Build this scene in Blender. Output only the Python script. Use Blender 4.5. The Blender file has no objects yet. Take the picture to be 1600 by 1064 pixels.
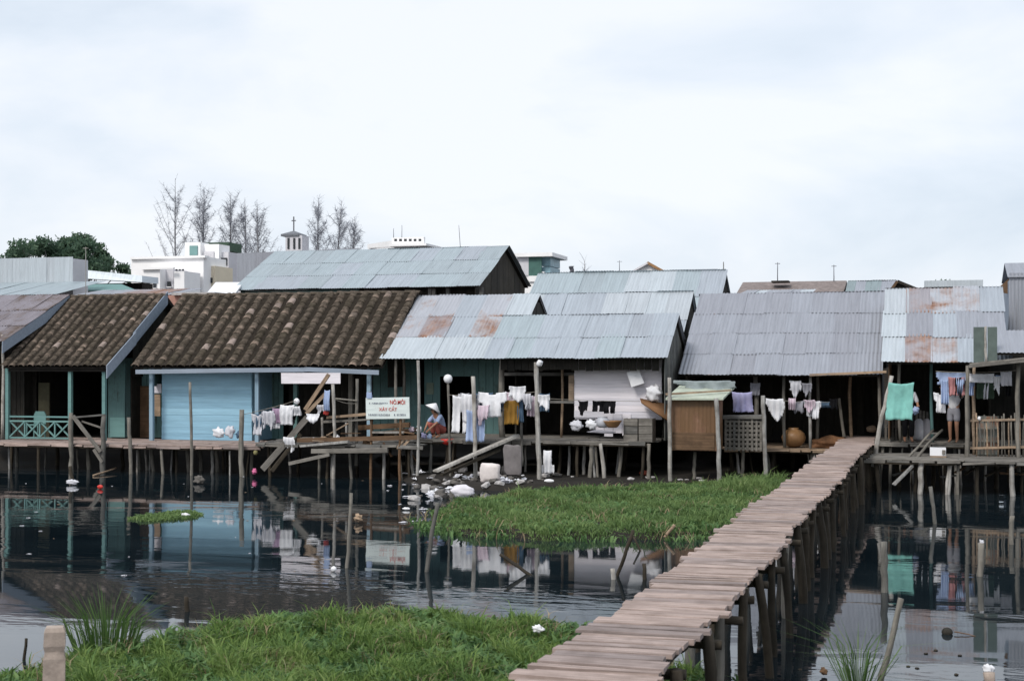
import bpy, bmesh, math, random
import numpy as np
from mathutils import Matrix, Vector, Euler
R = math.radians
random.seed(7); np.random.seed(7)
SC = bpy.context.scene
COL = SC.collection

# ------------------------------------------------------------------ camera
CAM_H, YAW, FPX, HOR = 3.2, R(16.1), 2222.2, 570.0
cd = bpy.data.cameras.new('camera'); cam = bpy.data.objects.new('camera', cd); COL.objects.link(cam)
cam.location = (0, 0, CAM_H); cam.rotation_euler = (R(90), 0, YAW)
cd.lens = 50; cd.sensor_width = 36; cd.shift_y = (HOR - 532) / 1600.0
cd.clip_start = 0.1; cd.clip_end = 6000
cd.dof.use_dof = True; cd.dof.focus_distance = 36; cd.dof.aperture_fstop = 5.0
SC.camera = cam

# ------------------------------------------------------------------ sky, sun, exposure
SUN_EL, SUN_AZ = R(44), R(200)      # azimuth from +Y clockwise: behind the camera, a little to the left
w = bpy.data.worlds.new('World'); SC.world = w; w.use_nodes = True
nt = w.node_tree; nt.nodes.clear()
def wn(t, **k):
    n = nt.nodes.new(t)
    for a, b in k.items(): setattr(n, a, b)
    return n
sky = wn('ShaderNodeTexSky', sky_type='NISHITA', sun_disc=False, sun_elevation=SUN_EL, sun_rotation=SUN_AZ)
sky.dust_density = 3.0
bg1 = wn('ShaderNodeBackground'); bg1.inputs[1].default_value = 0.1
nt.links.new(sky.outputs[0], bg1.inputs[0])
tc = wn('ShaderNodeTexCoord'); mp = wn('ShaderNodeMapping'); mp.inputs['Scale'].default_value = (1.0, 1.0, 2.6)
mp.inputs['Location'].default_value = (2.3, 0.7, 0.4)
nt.links.new(tc.outputs['Generated'], mp.inputs[0])
n1 = wn('ShaderNodeTexNoise'); n1.inputs['Scale'].default_value = 3.4; n1.inputs['Detail'].default_value = 7; n1.inputs['Roughness'].default_value = 0.52
n1.inputs['Distortion'].default_value = 0.3
nt.links.new(mp.outputs[0], n1.inputs['Vector'])
rp = wn('ShaderNodeValToRGB'); e = rp.color_ramp.elements
e[0].position = 0.30; e[0].color = (0.66, 0.75, 0.86, 1); e[1].position = 0.60; e[1].color = (0.945, 0.975, 1.03, 1)
m_ = e.new(0.45); m_.color = (0.80, 0.87, 0.96, 1)
nt.links.new(n1.outputs[0], rp.inputs[0])
bg2 = wn('ShaderNodeBackground'); bg2.inputs[1].default_value = 0.70
nt.links.new(rp.outputs[0], bg2.inputs[0])
mx = wn('ShaderNodeMixShader'); mx.inputs[0].default_value = 0.88
nt.links.new(bg1.outputs[0], mx.inputs[1]); nt.links.new(bg2.outputs[0], mx.inputs[2])
wo = wn('ShaderNodeOutputWorld'); nt.links.new(mx.outputs[0], wo.inputs[0])
sl = bpy.data.lights.new('sun', 'SUN'); sl.energy = 1.5; sl.angle = R(16); sl.color = (1.0, 0.96, 0.9)
so = bpy.data.objects.new('sun', sl); COL.objects.link(so)
sdir = Vector((math.sin(SUN_AZ) * math.cos(SUN_EL), math.cos(SUN_AZ) * math.cos(SUN_EL), math.sin(SUN_EL)))
so.rotation_euler = sdir.to_track_quat('Z', 'Y').to_euler(); so.location = (-30, -30, 60)
SC.view_settings.view_transform = 'Standard'; SC.view_settings.look = 'None'
SC.view_settings.exposure = 0.6; SC.view_settings.gamma = 1.0
SC.view_settings.use_curve_mapping = False

# ------------------------------------------------------------------ helpers: image point -> place
ca, sa = math.cos(YAW), math.sin(YAW)
def at(px, py, Y):
    u = (px - 800) / FPX; v = (HOR - py) / FPX
    t = Y / (ca + u * sa)
    return Vector((t * (-sa + u * ca), Y, CAM_H + t * v))
def gr(px, py, z=0.0):
    u = (px - 800) / FPX; v = (HOR - py) / FPX
    t = (z - CAM_H) / v
    return Vector((t * (-sa + u * ca), t * (ca + u * sa), z))
def X(px, Y): return at(px, 570, Y).x
def Zp(px, py, Y): return at(px, py, Y).z
def mpp(px, Y): return Y / (ca + (px - 800) / FPX * sa) / FPX     # metres per image point

# ------------------------------------------------------------------ helpers: objects
WM = {}
def new(name, me, mat=None, M=None, parent=None):
    o = bpy.data.objects.new(name, me); COL.objects.link(o)
    if mat is not None and me is not None and len(me.materials) == 0: me.materials.append(mat)
    M = M if M is not None else Matrix.Identity(4)
    if parent is not None:
        o.parent = parent; o.matrix_parent_inverse = WM[parent.name].inverted()
    o.matrix_basis = M; WM[o.name] = M.copy()
    return o
def T(*p): return Matrix.Translation(Vector(p[0]) if len(p) == 1 else Vector(p))
def tag(o, label=None, cat=None, group=None, kind=None):
    if label: o['label'] = label
    if cat: o['category'] = cat
    if group: o['group'] = group
    if kind: o['kind'] = kind
    return o
def thing(name, label, cat, loc, group=None):
    return tag(new(name, None, None, T(loc)), label, cat, group)
def mesh(name, vs, fs, smooth=False):
    me = bpy.data.meshes.new(name); me.from_pydata([tuple(v) for v in vs], [], fs); me.update()
    if smooth: me.polygons.foreach_set('use_smooth', [True] * len(me.polygons))
    return me
def bm2me(name, bm, smooth=False):
    bmesh.ops.recalc_face_normals(bm, faces=bm.faces)
    me = bpy.data.meshes.new(name); bm.to_mesh(me); bm.free()
    if smooth: me.polygons.foreach_set('use_smooth', [True] * len(me.polygons))
    return me
CACHE = {}
BF = [(0, 3, 2, 1), (4, 5, 6, 7), (0, 1, 5, 4), (1, 2, 6, 5), (2, 3, 7, 6), (3, 0, 4, 7)]
def box_me(sx, sy, sz, mat, rough=0.0, seed=0):
    k = (round(sx, 3), round(sy, 3), round(sz, 3), mat.name, round(rough, 4), seed)
    if k in CACHE: return CACHE[k]
    rn = random.Random(hash(k[:3]) + seed)
    vs = [(x * sx / 2, y * sy / 2, z * sz / 2) for z in (-1, 1) for x, y in ((-1, -1), (1, -1), (1, 1), (-1, 1))]
    if rough: vs = [tuple(c + rn.uniform(-rough, rough) for c in v) for v in vs]
    me = mesh('box', vs, BF); me.materials.append(mat); CACHE[k] = me
    return me
def box(name, c, s, mat, parent=None, rot=None, rough=0.0, seed=0):
    M = T(c)
    if rot is not None: M = M @ Euler(rot).to_matrix().to_4x4()
    return new(name, box_me(s[0], s[1], s[2], mat, rough, seed), mat, M, parent)
def bx(name, x0, x1, y0, y1, z0, z1, mat, parent=None, rough=0.0):
    return box(name, ((x0 + x1) / 2, (y0 + y1) / 2, (z0 + z1) / 2), (abs(x1 - x0), abs(y1 - y0), abs(z1 - z0)), mat, parent, None, rough)
def beam(name, p0, p1, wd, ht, mat, parent=None, rough=0.006, seed=0):
    p0 = Vector(p0); p1 = Vector(p1); d = p1 - p0; L = d.length
    q = d.to_track_quat('X', 'Z').to_matrix().to_4x4()
    return new(name, box_me(L, wd, ht, mat, rough, seed), mat, T((p0 + p1) / 2) @ q, parent)
def pole(name, p0, p1, r0, r1, mat, parent=None, bend=0.02, seg=7, rings=6, seed=None, crook=0.0):
    p0 = Vector(p0); p1 = Vector(p1); d = p1 - p0; L = d.length
    rn = random.Random(seed if seed is not None else (round(p0.x * 97 + p0.y * 31 + p1.z * 13, 2)))
    vs, fs = [], []
    ox = oy = 0.0
    bxx, byy = rn.uniform(-1, 1) * bend * L, rn.uniform(-1, 1) * bend * L
    for i in range(rings + 1):
        t = i / rings
        r = r0 + (r1 - r0) * t
        s = math.sin(t * math.pi)
        cx = bxx * s + (rn.uniform(-1, 1) * r0 * 0.25 if 0 < i < rings else 0) + crook * math.sin(t * 5.1)
        cy = byy * s + (rn.uniform(-1, 1) * r0 * 0.25 if 0 < i < rings else 0)
        for j in range(seg):
            a = 2 * math.pi * j / seg; rr = r * rn.uniform(0.86, 1.12)
            vs.append((cx + rr * math.cos(a), cy + rr * math.sin(a), L * t))
    for i in range(rings):
        for j in range(seg):
            a, b = i * seg + j, i * seg + (j + 1) % seg
            fs.append((a, b, b + seg, a + seg))
    fs.append(tuple(range(seg))[::-1]); fs.append(tuple(rings * seg + j for j in range(seg)))
    q = d.to_track_quat('Z', 'Y').to_matrix().to_4x4()
    return new(name, mesh(name, vs, fs, True), mat, T(p0) @ q, parent)
def tube_me(pts, rad, seg=5, name='tube'):
    vs, fs = [], []
    n = len(pts)
    for i, p in enumerate(pts):
        p = Vector(p)
        d = (Vector(pts[min(i + 1, n - 1)]) - Vector(pts[max(i - 1, 0)])).normalized()
        a = d.orthogonal().normalized(); b = d.cross(a)
        r = rad[i] if isinstance(rad, (list, tuple)) else rad
        for j in range(seg):
            t = 2 * math.pi * j / seg
            vs.append(p + a * (r * math.cos(t)) + b * (r * math.sin(t)))
    for i in range(n - 1):
        for j in range(seg):
            q0, q1 = i * seg + j, i * seg + (j + 1) % seg
            fs.append((q0, q1, q1 + seg, q0 + seg))
    fs.append(tuple(range(seg))[::-1]); fs.append(tuple((n - 1) * seg + j for j in range(seg)))
    return mesh(name, vs, fs, True)
def lathe_me(prof, seg=20, name='lathe'):
    vs, fs = [], []
    for r, z in prof:
        for j in range(seg):
            a = 2 * math.pi * j / seg; vs.append((r * math.cos(a), r * math.sin(a), z))
    for i in range(len(prof) - 1):
        for j in range(seg):
            a, b = i * seg + j, i * seg + (j + 1) % seg
            fs.append((a, b, b + seg, a + seg))
    fs.append(tuple(range(seg))[::-1]); fs.append(tuple((len(prof) - 1) * seg + j for j in range(seg)))
    return mesh(name, vs, fs, True)

# ------------------------------------------------------------------ materials
class NT:
    def __init__(s, name):
        s.m = bpy.data.materials.new(name); s.m.use_nodes = True
        s.t = s.m.node_tree; s.b = s.t.nodes['Principled BSDF']; s.out = s.t.nodes['Material Output']
    def n(s, ty, **k):
        n = s.t.nodes.new(ty)
        for a, b in k.items(): setattr(n, a, b)
        return n
    def l(s, a, b): s.t.links.new(a, b)
    def coord(s, kind='Object', scale=(1, 1, 1)):
        tcn = s.n('ShaderNodeTexCoord'); mpn = s.n('ShaderNodeMapping'); mpn.inputs['Scale'].default_value = scale
        if kind == 'World':
            g = s.n('ShaderNodeNewGeometry'); s.l(g.outputs['Position'], mpn.inputs[0])
        else:
            s.l(tcn.outputs[kind], mpn.inputs[0])
        if kind == 'Object':
            oi = s.n('ShaderNodeObjectInfo'); ml = s.n('ShaderNodeMath', operation='MULTIPLY'); ml.inputs[1].default_value = 57.0
            s.l(oi.outputs['Random'], ml.inputs[0])
            ad = s.n('ShaderNodeVectorMath', operation='ADD'); s.l(mpn.outputs[0], ad.inputs[0]); s.l(ml.outputs[0], ad.inputs[1])
            return ad.outputs[0]
        return mpn.outputs[0]
    def noise(s, vec, sc, det=5, rough=0.6, dist=0.0):
        n = s.n('ShaderNodeTexNoise'); n.inputs['Scale'].default_value = sc; n.inputs['Detail'].default_value = det
        n.inputs['Roughness'].default_value = rough; n.inputs['Distortion'].default_value = dist
        s.l(vec, n.inputs['Vector']); return n.outputs[0]
    def ramp(s, fac, stops):
        r = s.n('ShaderNodeValToRGB'); el = r.color_ramp.elements
        el[0].position, el[0].color = stops[0][0], tuple(stops[0][1]) + (1,)
        el[1].position, el[1].color = stops[-1][0], tuple(stops[-1][1]) + (1,)
        for p, c in stops[1:-1]:
            q = el.new(p); q.color = tuple(c) + (1,)
        s.l(fac, r.inputs[0]); return r.outputs[0]
    def fr(s, fac, a, b):      # map a..b to 0..1
        r = s.n('ShaderNodeMapRange'); r.inputs[1].default_value = a; r.inputs[2].default_value = b
        s.l(fac, r.inputs[0]); return r.outputs[0]
    def mix(s, fac, a, b, mode='MIX'):
        m = s.n('ShaderNodeMix', data_type='RGBA', blend_type=mode)
        for inp, v in ((m.inputs[0], fac), (m.inputs[6], a), (m.inputs[7], b)):
            if isinstance(v, (int, float)): inp.default_value = v
            elif isinstance(v, tuple): inp.default_value = v + (1,)
            else: s.l(v, inp)
        return m.outputs[2]
    def math(s, op, a, b):
        m = s.n('ShaderNodeMath', operation=op)
        for i, v in enumerate((a, b)):
            if isinstance(v, (int, float)): m.inputs[i].default_value = v
            else: s.l(v, m.inputs[i])
        return m.outputs[0]
    def rnd(s): return s.n('ShaderNodeObjectInfo').outputs['Random']
    def bump(s, h, st=0.3, dist=0.01):
        b = s.n('ShaderNodeBump'); b.inputs['Strength'].default_value = st; b.inputs['Distance'].default_value = dist
        s.l(h, b.inputs['Height']); s.l(b.outputs[0], s.b.inputs['Normal'])
    def col(s, c):
        if isinstance(c, tuple): s.b.inputs['Base Color'].default_value = c + (1,)
        else: s.l(c, s.b.inputs['Base Color'])
    def set(s, **k):
        for a, v in k.items(): s.b.inputs[a.replace('_', ' ')].default_value = v
def sc3(c, k): return tuple(min(1.0, x * k) for x in c)

def wood(name, c, var=0.45, axis='X', wear=None, rough=0.85):
    m = NT(name)
    s = {'X': (0.8, 14, 14), 'Z': (12, 12, 0.9), 'Y': (14, 0.8, 14)}[axis]
    v = m.coord('Object', s); g = m.noise(v, 1.6, 8, 0.65, 0.4)
    v2 = m.coord('Object', (2.2, 2.2, 2.2)); st = m.noise(v2, 1.4, 5, 0.6)
    base = m.ramp(g, [(0.25, sc3(c, 0.42)), (0.5, c), (0.78, sc3(c, 1.5))])
    base = m.mix(m.fr(st, 0.42, 0.75), base, wear or sc3(c, 0.5))
    r = m.fr(m.rnd(), 0, 1)
    hue = m.ramp(r, [(0.0, sc3((0.95, 1.0, 1.06), 1 - var * 0.6)), (0.5, (1, 1, 1)), (1.0, sc3((1.1, 1.02, 0.95), 1 + var))])
    m.col(m.mix(1.0, base, hue, 'MULTIPLY')); m.set(Roughness=rough); m.b.inputs['Specular IOR Level'].default_value = 0.25
    m.bump(g, 0.5, 0.012); return m.m
def paint(name, c, worn=(0.16, 0.14, 0.12), amt=0.62, axis='X'):
    m = NT(name)
    s = {'X': (0.7, 9, 9), 'Z': (9, 9, 0.7)}[axis]
    g = m.noise(m.coord('Object', s), 1.5, 7, 0.65); p = m.noise(m.coord('Object'), 2.3, 8, 0.7)
    base = m.ramp(g, [(0.3, sc3(c, 0.82)), (0.7, sc3(c, 1.1))])
    k = m.fr(m.mix(0.5, g, p), amt, amt + 0.12)
    hue = m.ramp(m.rnd(), [(0.0, (0.86, 0.88, 0.9)), (1.0, (1.08, 1.06, 1.04))])
    m.col(m.mix(1.0, m.mix(k, base, worn), hue, 'MULTIPLY')); m.set(Roughness=0.7)
    m.bump(g, 0.35, 0.006); return m.m
def tin(name, c=(0.39, 0.43, 0.475), rust=0.15, var=0.07, metal=0.35, rough=0.5):
    m = NT(name)
    v = m.coord('Object'); big = m.noise(v, 0.9, 6, 0.62, 0.5)
    strk = m.noise(m.coord('Object', (9, 0.5, 1)), 1.3, 6, 0.7)
    spot = m.noise(v, 16, 4, 0.7)
    base = m.ramp(strk, [(0.25, sc3(c, 0.78)), (0.5, c), (0.75, sc3(c, 1.16))])
    base = m.mix(m.math('MULTIPLY', m.fr(spot, 0.55, 0.8), 0.35), base, sc3(c, 0.55))
    hue = m.ramp(m.rnd(), [(0.0, sc3((1.0, 0.98, 0.98), 1 - var)), (0.5, (1, 1, 1)), (1.0, sc3((0.97, 1.0, 1.03), 1 + var))])
    base = m.mix(1.0, base, hue, 'MULTIPLY')
    rr = m.ramp(m.noise(v, 5, 7, 0.7), [(0.3, (0.12, 0.055, 0.035)), (0.55, (0.26, 0.14, 0.09)), (0.8, (0.38, 0.26, 0.20))])
    thr = 0.78 - rust * 0.62
    per = m.math('MULTIPLY', m.math('SUBTRACT', m.rnd(), 0.5), 0.10 * min(1, rust * 3))
    sxy = m.n('ShaderNodeSeparateXYZ'); tcy = m.n('ShaderNodeTexCoord'); m.l(tcy.outputs['Object'], sxy.inputs[0])
    lap = m.math('MULTIPLY', m.fr(sxy.outputs['Y'], 0.16, 0.0), m.fr(m.noise(v, 3.0, 4, 0.6), 0.45, 0.75))
    per = m.math('ADD', per, m.math('MULTIPLY', lap, 0.30))
    f = m.fr(m.math('ADD', m.math('ADD', m.math('MULTIPLY', big, 0.7), m.math('MULTIPLY', strk, 0.3)), per), thr, thr + 0.16)
    m.col(m.mix(f, base, rr))
    m.l(m.math('MULTIPLY', m.math('SUBTRACT', 1.0, f), metal), m.b.inputs['Metallic'])
    m.l(m.math('ADD', m.math('MULTIPLY', f, 0.4), rough), m.b.inputs['Roughness'])
    m.bump(spot, 0.12, 0.004); return m.m
def cloth_m(name, c):
    m = NT(name)
    g = m.noise(m.coord('Object'), 7, 5, 0.6)
    m.col(m.ramp(g, [(0.3, sc3(c, 0.82)), (0.7, sc3(c, 1.06))])); m.set(Roughness=0.95)
    m.b.inputs['Specular IOR Level'].default_value = 0.1
    m.bump(m.noise(m.coord('Object'), 60, 3, 0.5), 0.2, 0.004)
    # thin cloth lets some light through
    tr = m.n('ShaderNodeBsdfTranslucent'); tr.inputs[0].default_value = sc3(c, 0.9) + (1,)
    ms = m.n('ShaderNodeMixShader'); ms.inputs[0].default_value = 0.18
    m.l(m.b.outputs[0], ms.inputs[1]); m.l(tr.outputs[0], ms.inputs[2]); m.l(ms.outputs[0], m.out.inputs[0])
    return m.m
def plain(name, c, rough=0.8, var=0.25, sc=4.0, bump=0.3, kind='Object', spec=0.3):
    m = NT(name)
    g = m.noise(m.coord(kind), sc, 7, 0.65)
    m.col(m.ramp(g, [(0.28, sc3(c, 1 - var)), (0.5, c), (0.75, sc3(c, 1 + var))])); m.set(Roughness=rough)
    m.b.inputs['Specular IOR Level'].default_value = spec
    if bump: m.bump(g, bump, 0.02)
    return m.m
def leaf_m(name, stops, tr=0.3, patch=0.8):
    m = NT(name)
    ge = m.n('ShaderNodeNewGeometry'); pn = m.noise(m.coord('World'), patch, 4, 0.6)
    f = m.math('ADD', m.math('MULTIPLY', ge.outputs['Random Per Island'], 0.5), m.math('MULTIPLY', m.fr(pn, 0.3, 0.7), 0.5))
    c = m.ramp(f, stops); m.col(c); m.set(Roughness=0.6); m.b.inputs['Specular IOR Level'].default_value = 0.25
    t = m.n('ShaderNodeBsdfTranslucent'); m.l(c, t.inputs[0])
    ms = m.n('ShaderNodeMixShader'); ms.inputs[0].default_value = tr
    m.l(m.b.outputs[0], ms.inputs[1]); m.l(t.outputs[0], ms.inputs[2]); m.l(ms.outputs[0], m.out.inputs[0])
    return m.m

W_GREY = wood('weathered_grey_wood', (0.20, 0.185, 0.165), axis='X')
W_POLE = wood('grey_pole_wood', (0.20, 0.185, 0.16), axis='Z', var=0.5)
W_PALE = wood('pale_pole_wood', (0.40, 0.38, 0.35), axis='Z', var=0.3, wear=(0.16, 0.14, 0.12))
W_WET = wood('wet_pile_wood', (0.052, 0.042, 0.030), axis='Z', var=0.4)
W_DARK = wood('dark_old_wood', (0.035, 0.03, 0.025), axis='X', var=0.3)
W_DARKV = wood('dark_board_wood', (0.030, 0.027, 0.022), axis='Z', var=0.5)  # near black: shade of the open interiors put into the colour
W_BROWN = wood('brown_timber', (0.165, 0.098, 0.056), axis='X', var=0.4)
W_TAN = wood('tan_timber', (0.36, 0.26, 0.18), axis='X', var=0.35)
W_WALK = wood('walkway_plank_wood', (0.40, 0.31, 0.275), axis='X', var=0.5, wear=(0.22, 0.165, 0.14))
P_BLUE = paint('pale_blue_paint', (0.26, 0.465, 0.60), amt=0.66, worn=(0.22, 0.38, 0.48))
P_BLUEZ = paint('pale_blue_post_paint', (0.26, 0.38, 0.47), axis='Z', amt=0.58)
P_TEAL = paint('teal_paint', (0.095, 0.19, 0.185), axis='Z', amt=0.52, worn=(0.05, 0.08, 0.07))
P_TEALX = paint('teal_rail_paint', (0.13, 0.26, 0.25), axis='X', amt=0.6)
P_GREY = paint('grey_blue_paint', (0.26, 0.31, 0.38), amt=0.62, worn=(0.14, 0.13, 0.12))
P_WHITE = paint('whitewash', (0.74, 0.71, 0.76), amt=0.62, worn=(0.36, 0.33, 0.33))
TIN = tin('galvanised_sheet', rust=0.06)
TIN_MAUVE = tin('weathered_mauve_sheet', (0.32, 0.335, 0.375), rust=0.13, var=0.08)
TIN_B = tin('bluish_sheet', (0.37, 0.43, 0.46), rust=0.04)
TIN_R = tin('rust_stained_sheet', (0.44, 0.46, 0.50), rust=0.46)
TIN_RR = tin('rusted_sheet', (0.36, 0.345, 0.37), rust=0.60)
TIN_W = tin('whitish_sheet', (0.47, 0.515, 0.55), rust=0.04, metal=0.3)
TIN_BROWN = tin('brown_rust_sheet', (0.15, 0.08, 0.035), rust=0.44, metal=0.05)
MUD = plain('wet_mud', (0.018, 0.015, 0.012), 0.9, 0.5, 1.3, 0.6, 'World')
PLASTER = plain('white_plaster', (0.88, 0.87, 0.87), 0.85, 0.08, 0.8, 0.1)
PLASTER2 = plain('grey_plaster', (0.60, 0.59, 0.62), 0.85, 0.15, 0.8, 0.1)
CREAM = plain('cream_plaster', (0.70, 0.62, 0.48), 0.85, 0.1, 1.0, 0.1)
DARKOP = plain('dark_opening', (0.03, 0.035, 0.04), 0.6, 0.2, 2, 0)
GLASS = plain('green_glazing', (0.16, 0.30, 0.29), 0.15, 0.1, 1, 0, spec=0.6)
CONC = plain('weathered_concrete', (0.36, 0.295, 0.25), 0.9, 0.35, 9, 0.6)
ROPE = plain('rope_fibre', (0.25, 0.23, 0.2), 0.9)
STONE = plain('pale_rubble', (0.42, 0.40, 0.39), 0.9, 0.35, 6, 0.6)
STONE_D = plain('dark_rubble', (0.13, 0.12, 0.11), 0.9, 0.4, 6, 0.6)
CLAY = plain('brown_glazed_clay', (0.30, 0.165, 0.075), 0.4, 0.25, 4, 0.1)
SKIN = plain('skin', (0.36, 0.19, 0.12), 0.6, 0.08, 6, 0)
HAIR = plain('black_hair', (0.012, 0.011, 0.01), 0.6, 0.2, 20, 0.2)
C_WHITE = cloth_m('white_cloth', (0.87, 0.87, 0.90)); C_OFF = cloth_m('off_white_cloth', (0.72, 0.72, 0.77))
C_GREY = cloth_m('grey_cloth', (0.34, 0.34, 0.38)); C_BLUE = cloth_m('pale_blue_cloth', (0.42, 0.52, 0.74))
C_LAV = cloth_m('lavender_cloth', (0.46, 0.45, 0.68)); C_MAUVE = cloth_m('mauve_cloth', (0.42, 0.30, 0.42))
C_PINK = cloth_m('pink_cloth', (0.55, 0.27, 0.27)); C_TURQ = cloth_m('turquoise_cloth', (0.28, 0.62, 0.56))
C_OCHRE = cloth_m('ochre_cloth', (0.34, 0.19, 0.045)); C_GREEN = cloth_m('dark_green_cloth', (0.045, 0.07, 0.05))
C_BLACK = cloth_m('black_cloth', (0.012, 0.012, 0.014)); C_RED = cloth_m('red_cloth', (0.42, 0.06, 0.05))
C_LPINK = cloth_m('pinkish_white_cloth', (0.74, 0.62, 0.70)); C_DBLUE = cloth_m('slate_blue_cloth', (0.10, 0.16, 0.24))
C_BROWN = cloth_m('tan_mat', (0.27, 0.15, 0.08))
SHEETW = plain('white_plastic', (0.78, 0.78, 0.80), 0.45, 0.06, 5, 0.1)
REDP = plain('red_plastic', (0.55, 0.04, 0.03), 0.4, 0.1, 5, 0)
PINKP = plain('pink_plastic', (0.62, 0.15, 0.30), 0.4, 0.1, 5, 0)
INK_R = plain('red_sign_paint', (0.50, 0.07, 0.05), 0.6, 0.1, 8, 0)
INK_B = plain('dark_sign_paint', (0.09, 0.10, 0.16), 0.6, 0.1, 8, 0)
SIGNW = paint('white_sign_paint', (0.74, 0.80, 0.77), worn=(0.42, 0.42, 0.36), amt=0.58)

def tile_mat():
    m = NT('mossy_clay_tile')
    v = m.coord('Object'); g = m.noise(v, 8, 7, 0.7); b = m.noise(m.coord('World'), 1.1, 5, 0.6)
    base = m.ramp(g, [(0.28, (0.032, 0.026, 0.020)), (0.5, (0.080, 0.065, 0.051)), (0.74, (0.19, 0.152, 0.122))])
    base = m.mix(m.math('MULTIPLY', m.fr(b, 0.48, 0.72), 0.7), base, (0.042, 0.037, 0.024))
    # lichen-pale lower lips on some tiles: local y runs up the slope
    sx = m.n('ShaderNodeSeparateXYZ'); tcn = m.n('ShaderNodeTexCoord'); m.l(tcn.outputs['Object'], sx.inputs[0])
    low = m.fr(sx.outputs['Y'], 0.17, 0.03)
    rn = m.math('MULTIPLY', m.fr(m.rnd(), 0.5, 0.9), m.fr(m.noise(m.coord('World'), 2.2, 3, 0.6), 0.36, 0.6))
    f = m.math('MULTIPLY', m.math('MULTIPLY', low, rn), m.fr(g, 0.32, 0.55))
    base = m.mix(m.math('MULTIPLY', f, 0.9), base, (0.42, 0.32, 0.26))
    wh = m.math('MULTIPLY', m.fr(m.rnd(), 0.97, 0.98), m.fr(g, 0.3, 0.5))
    base = m.mix(m.math('MULTIPLY', wh, 0.8), base, (0.36, 0.29, 0.26))
    m.col(base); m.set(Roughness=0.92); m.b.inputs['Specular IOR Level'].default_value = 0.15
    m.bump(g, 0.6, 0.012); return m.m
TILE = tile_mat()
TILE_BED = plain('shaded_pan_tile', (0.03, 0.024, 0.018), 0.95, 0.5, 9, 0.5)  # pans darker than the covers: valley shade put into the colour

# ------------------------------------------------------------------ terrain, water, grass
def poly_sd(px, py, poly):
    """signed distance (negative inside) of points to polygon"""
    p = np.array(poly); q = np.roll(p, -1, 0)
    d = np.full(px.shape, 1e9); ins = np.zeros(px.shape, bool)
    for (ax, ay), (bx_, by_) in zip(p, q):
        ex, ey = bx_ - ax, by_ - ay
        wx, wy = px - ax, py - ay
        t = np.clip((wx * ex + wy * ey) / (ex * ex + ey * ey + 1e-12), 0, 1)
        d = np.minimum(d, np.hypot(wx - t * ex, wy - t * ey))
        c = ((ay <= py) & (by_ > py)) | ((by_ <= py) & (ay > py))
        with np.errstate(divide='ignore', invalid='ignore'):
            xi = ax + (py - ay) * ex / np.where(abs(ey) < 1e-9, 1e-9, ey)
        ins ^= c & (px < xi)
    return np.where(ins, -d, d)
def gpoly(pts): return [tuple(gr(x, y, 0.0)[:2]) for x, y in pts]
ISL_A = gpoly([(-60, 1085), (30, 1062), (100, 1048), (170, 1030), (235, 1012), (320, 998), (400, 982), (480, 974), (560, 976), (650, 970), (720, 975),
               (800, 984), (860, 990), (905, 992), (930, 1010), (900, 1050), (950, 1062), (1040, 1056), (1100, 1068), (1160, 1090), (1100, 1150), (700, 1350), (200, 1400), (-200, 1300)])
ISL_B = gpoly([(668, 806), (690, 795), (730, 787), (790, 778), (850, 771), (930, 768), (1020, 766), (1110, 762), (1190, 757), (1235, 757), (1262, 768),
               (1232, 800), (1180, 830), (1120, 842), (1050, 845), (960, 843), (850, 847), (760, 839), (700, 836), (672, 822)])
SHORE = [(X(640, 37), 36.2), (X(700, 34), 34.6), (X(780, 34), 34.4), (X(870, 35), 35.2), (X(1000, 36), 36.2), (X(1190, 38), 37.4), (X(1235, 40), 40),
         (X(1330, 44), 43.5), (X(1330, 48), 48), (X(560, 48), 48), (X(600, 40), 40)]
def nz(x, y, s, seed=0):
    return (np.sin(x * 1.7 * s + seed) * np.cos(y * 1.3 * s + seed * 2.1) + 0.5 * np.sin(x * 3.9 * s + y * 2.7 * s + seed * 3.3) + 0.3 * np.cos(x * 7.1 * s - y * 6.3 * s + seed)) / 1.8
def height(x, y):
    h = np.full(x.shape, -0.55)
    for poly, top, mar in ((ISL_A, 0.13, 0.5), (ISL_B, 0.12, 0.6), (SHORE, 0.14, 0.7)):
        sd = poly_sd(x, y, poly)
        k = np.clip((mar - sd) / (2 * mar), 0, 1); k = k * k * (3 - 2 * k)
        h = np.maximum(h, -0.55 + (0.55 + top) * np.clip(k * 1.18, 0, 1) + np.where(k > 0, 0.03 * nz(x, y, 2.0), 0))
    t = np.clip((y - 44.6) / 2.2, 0, 1); h = np.maximum(h, -0.55 + t * t * (3 - 2 * t) * 1.75)  # bank behind the houses raised to shut out light under the decks
    t = np.clip((8.5 - y) / 6.0, 0, 1); h = np.maximum(h, -0.55 + t * t * (3 - 2 * t) * 2.1)
    return h
fx = np.concatenate([[-3000, -1200, -500, -250, -140, -90, -65, -50], np.arange(-42, 22.01, 0.32), [30, 45, 70, 120, 250, 600, 1500, 3000]])
fy = np.concatenate([[-800, -200, -60, -20, -6], np.arange(-2, 51.01, 0.32), [56, 64, 80, 120, 220, 500, 1200, 2500, 4500]])
gx, gy = np.meshgrid(fx, fy); gz = height(gx, gy)
vs = np.stack([gx.ravel(), gy.ravel(), gz.ravel()], 1); nx, ny = len(fx), len(fy)
ii, jj = np.meshgrid(np.arange(nx - 1), np.arange(ny - 1)); a0 = (jj * nx + ii).ravel()
fs = np.stack([a0, a0 + 1, a0 + nx + 1, a0 + nx], 1)
me = bpy.data.meshes.new('ground'); me.from_pydata(vs.tolist(), [], fs.tolist()); me.polygons.foreach_set('use_smooth', [True] * len(me.polygons))
tag(new('ground', me, MUD), kind='structure')

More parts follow.
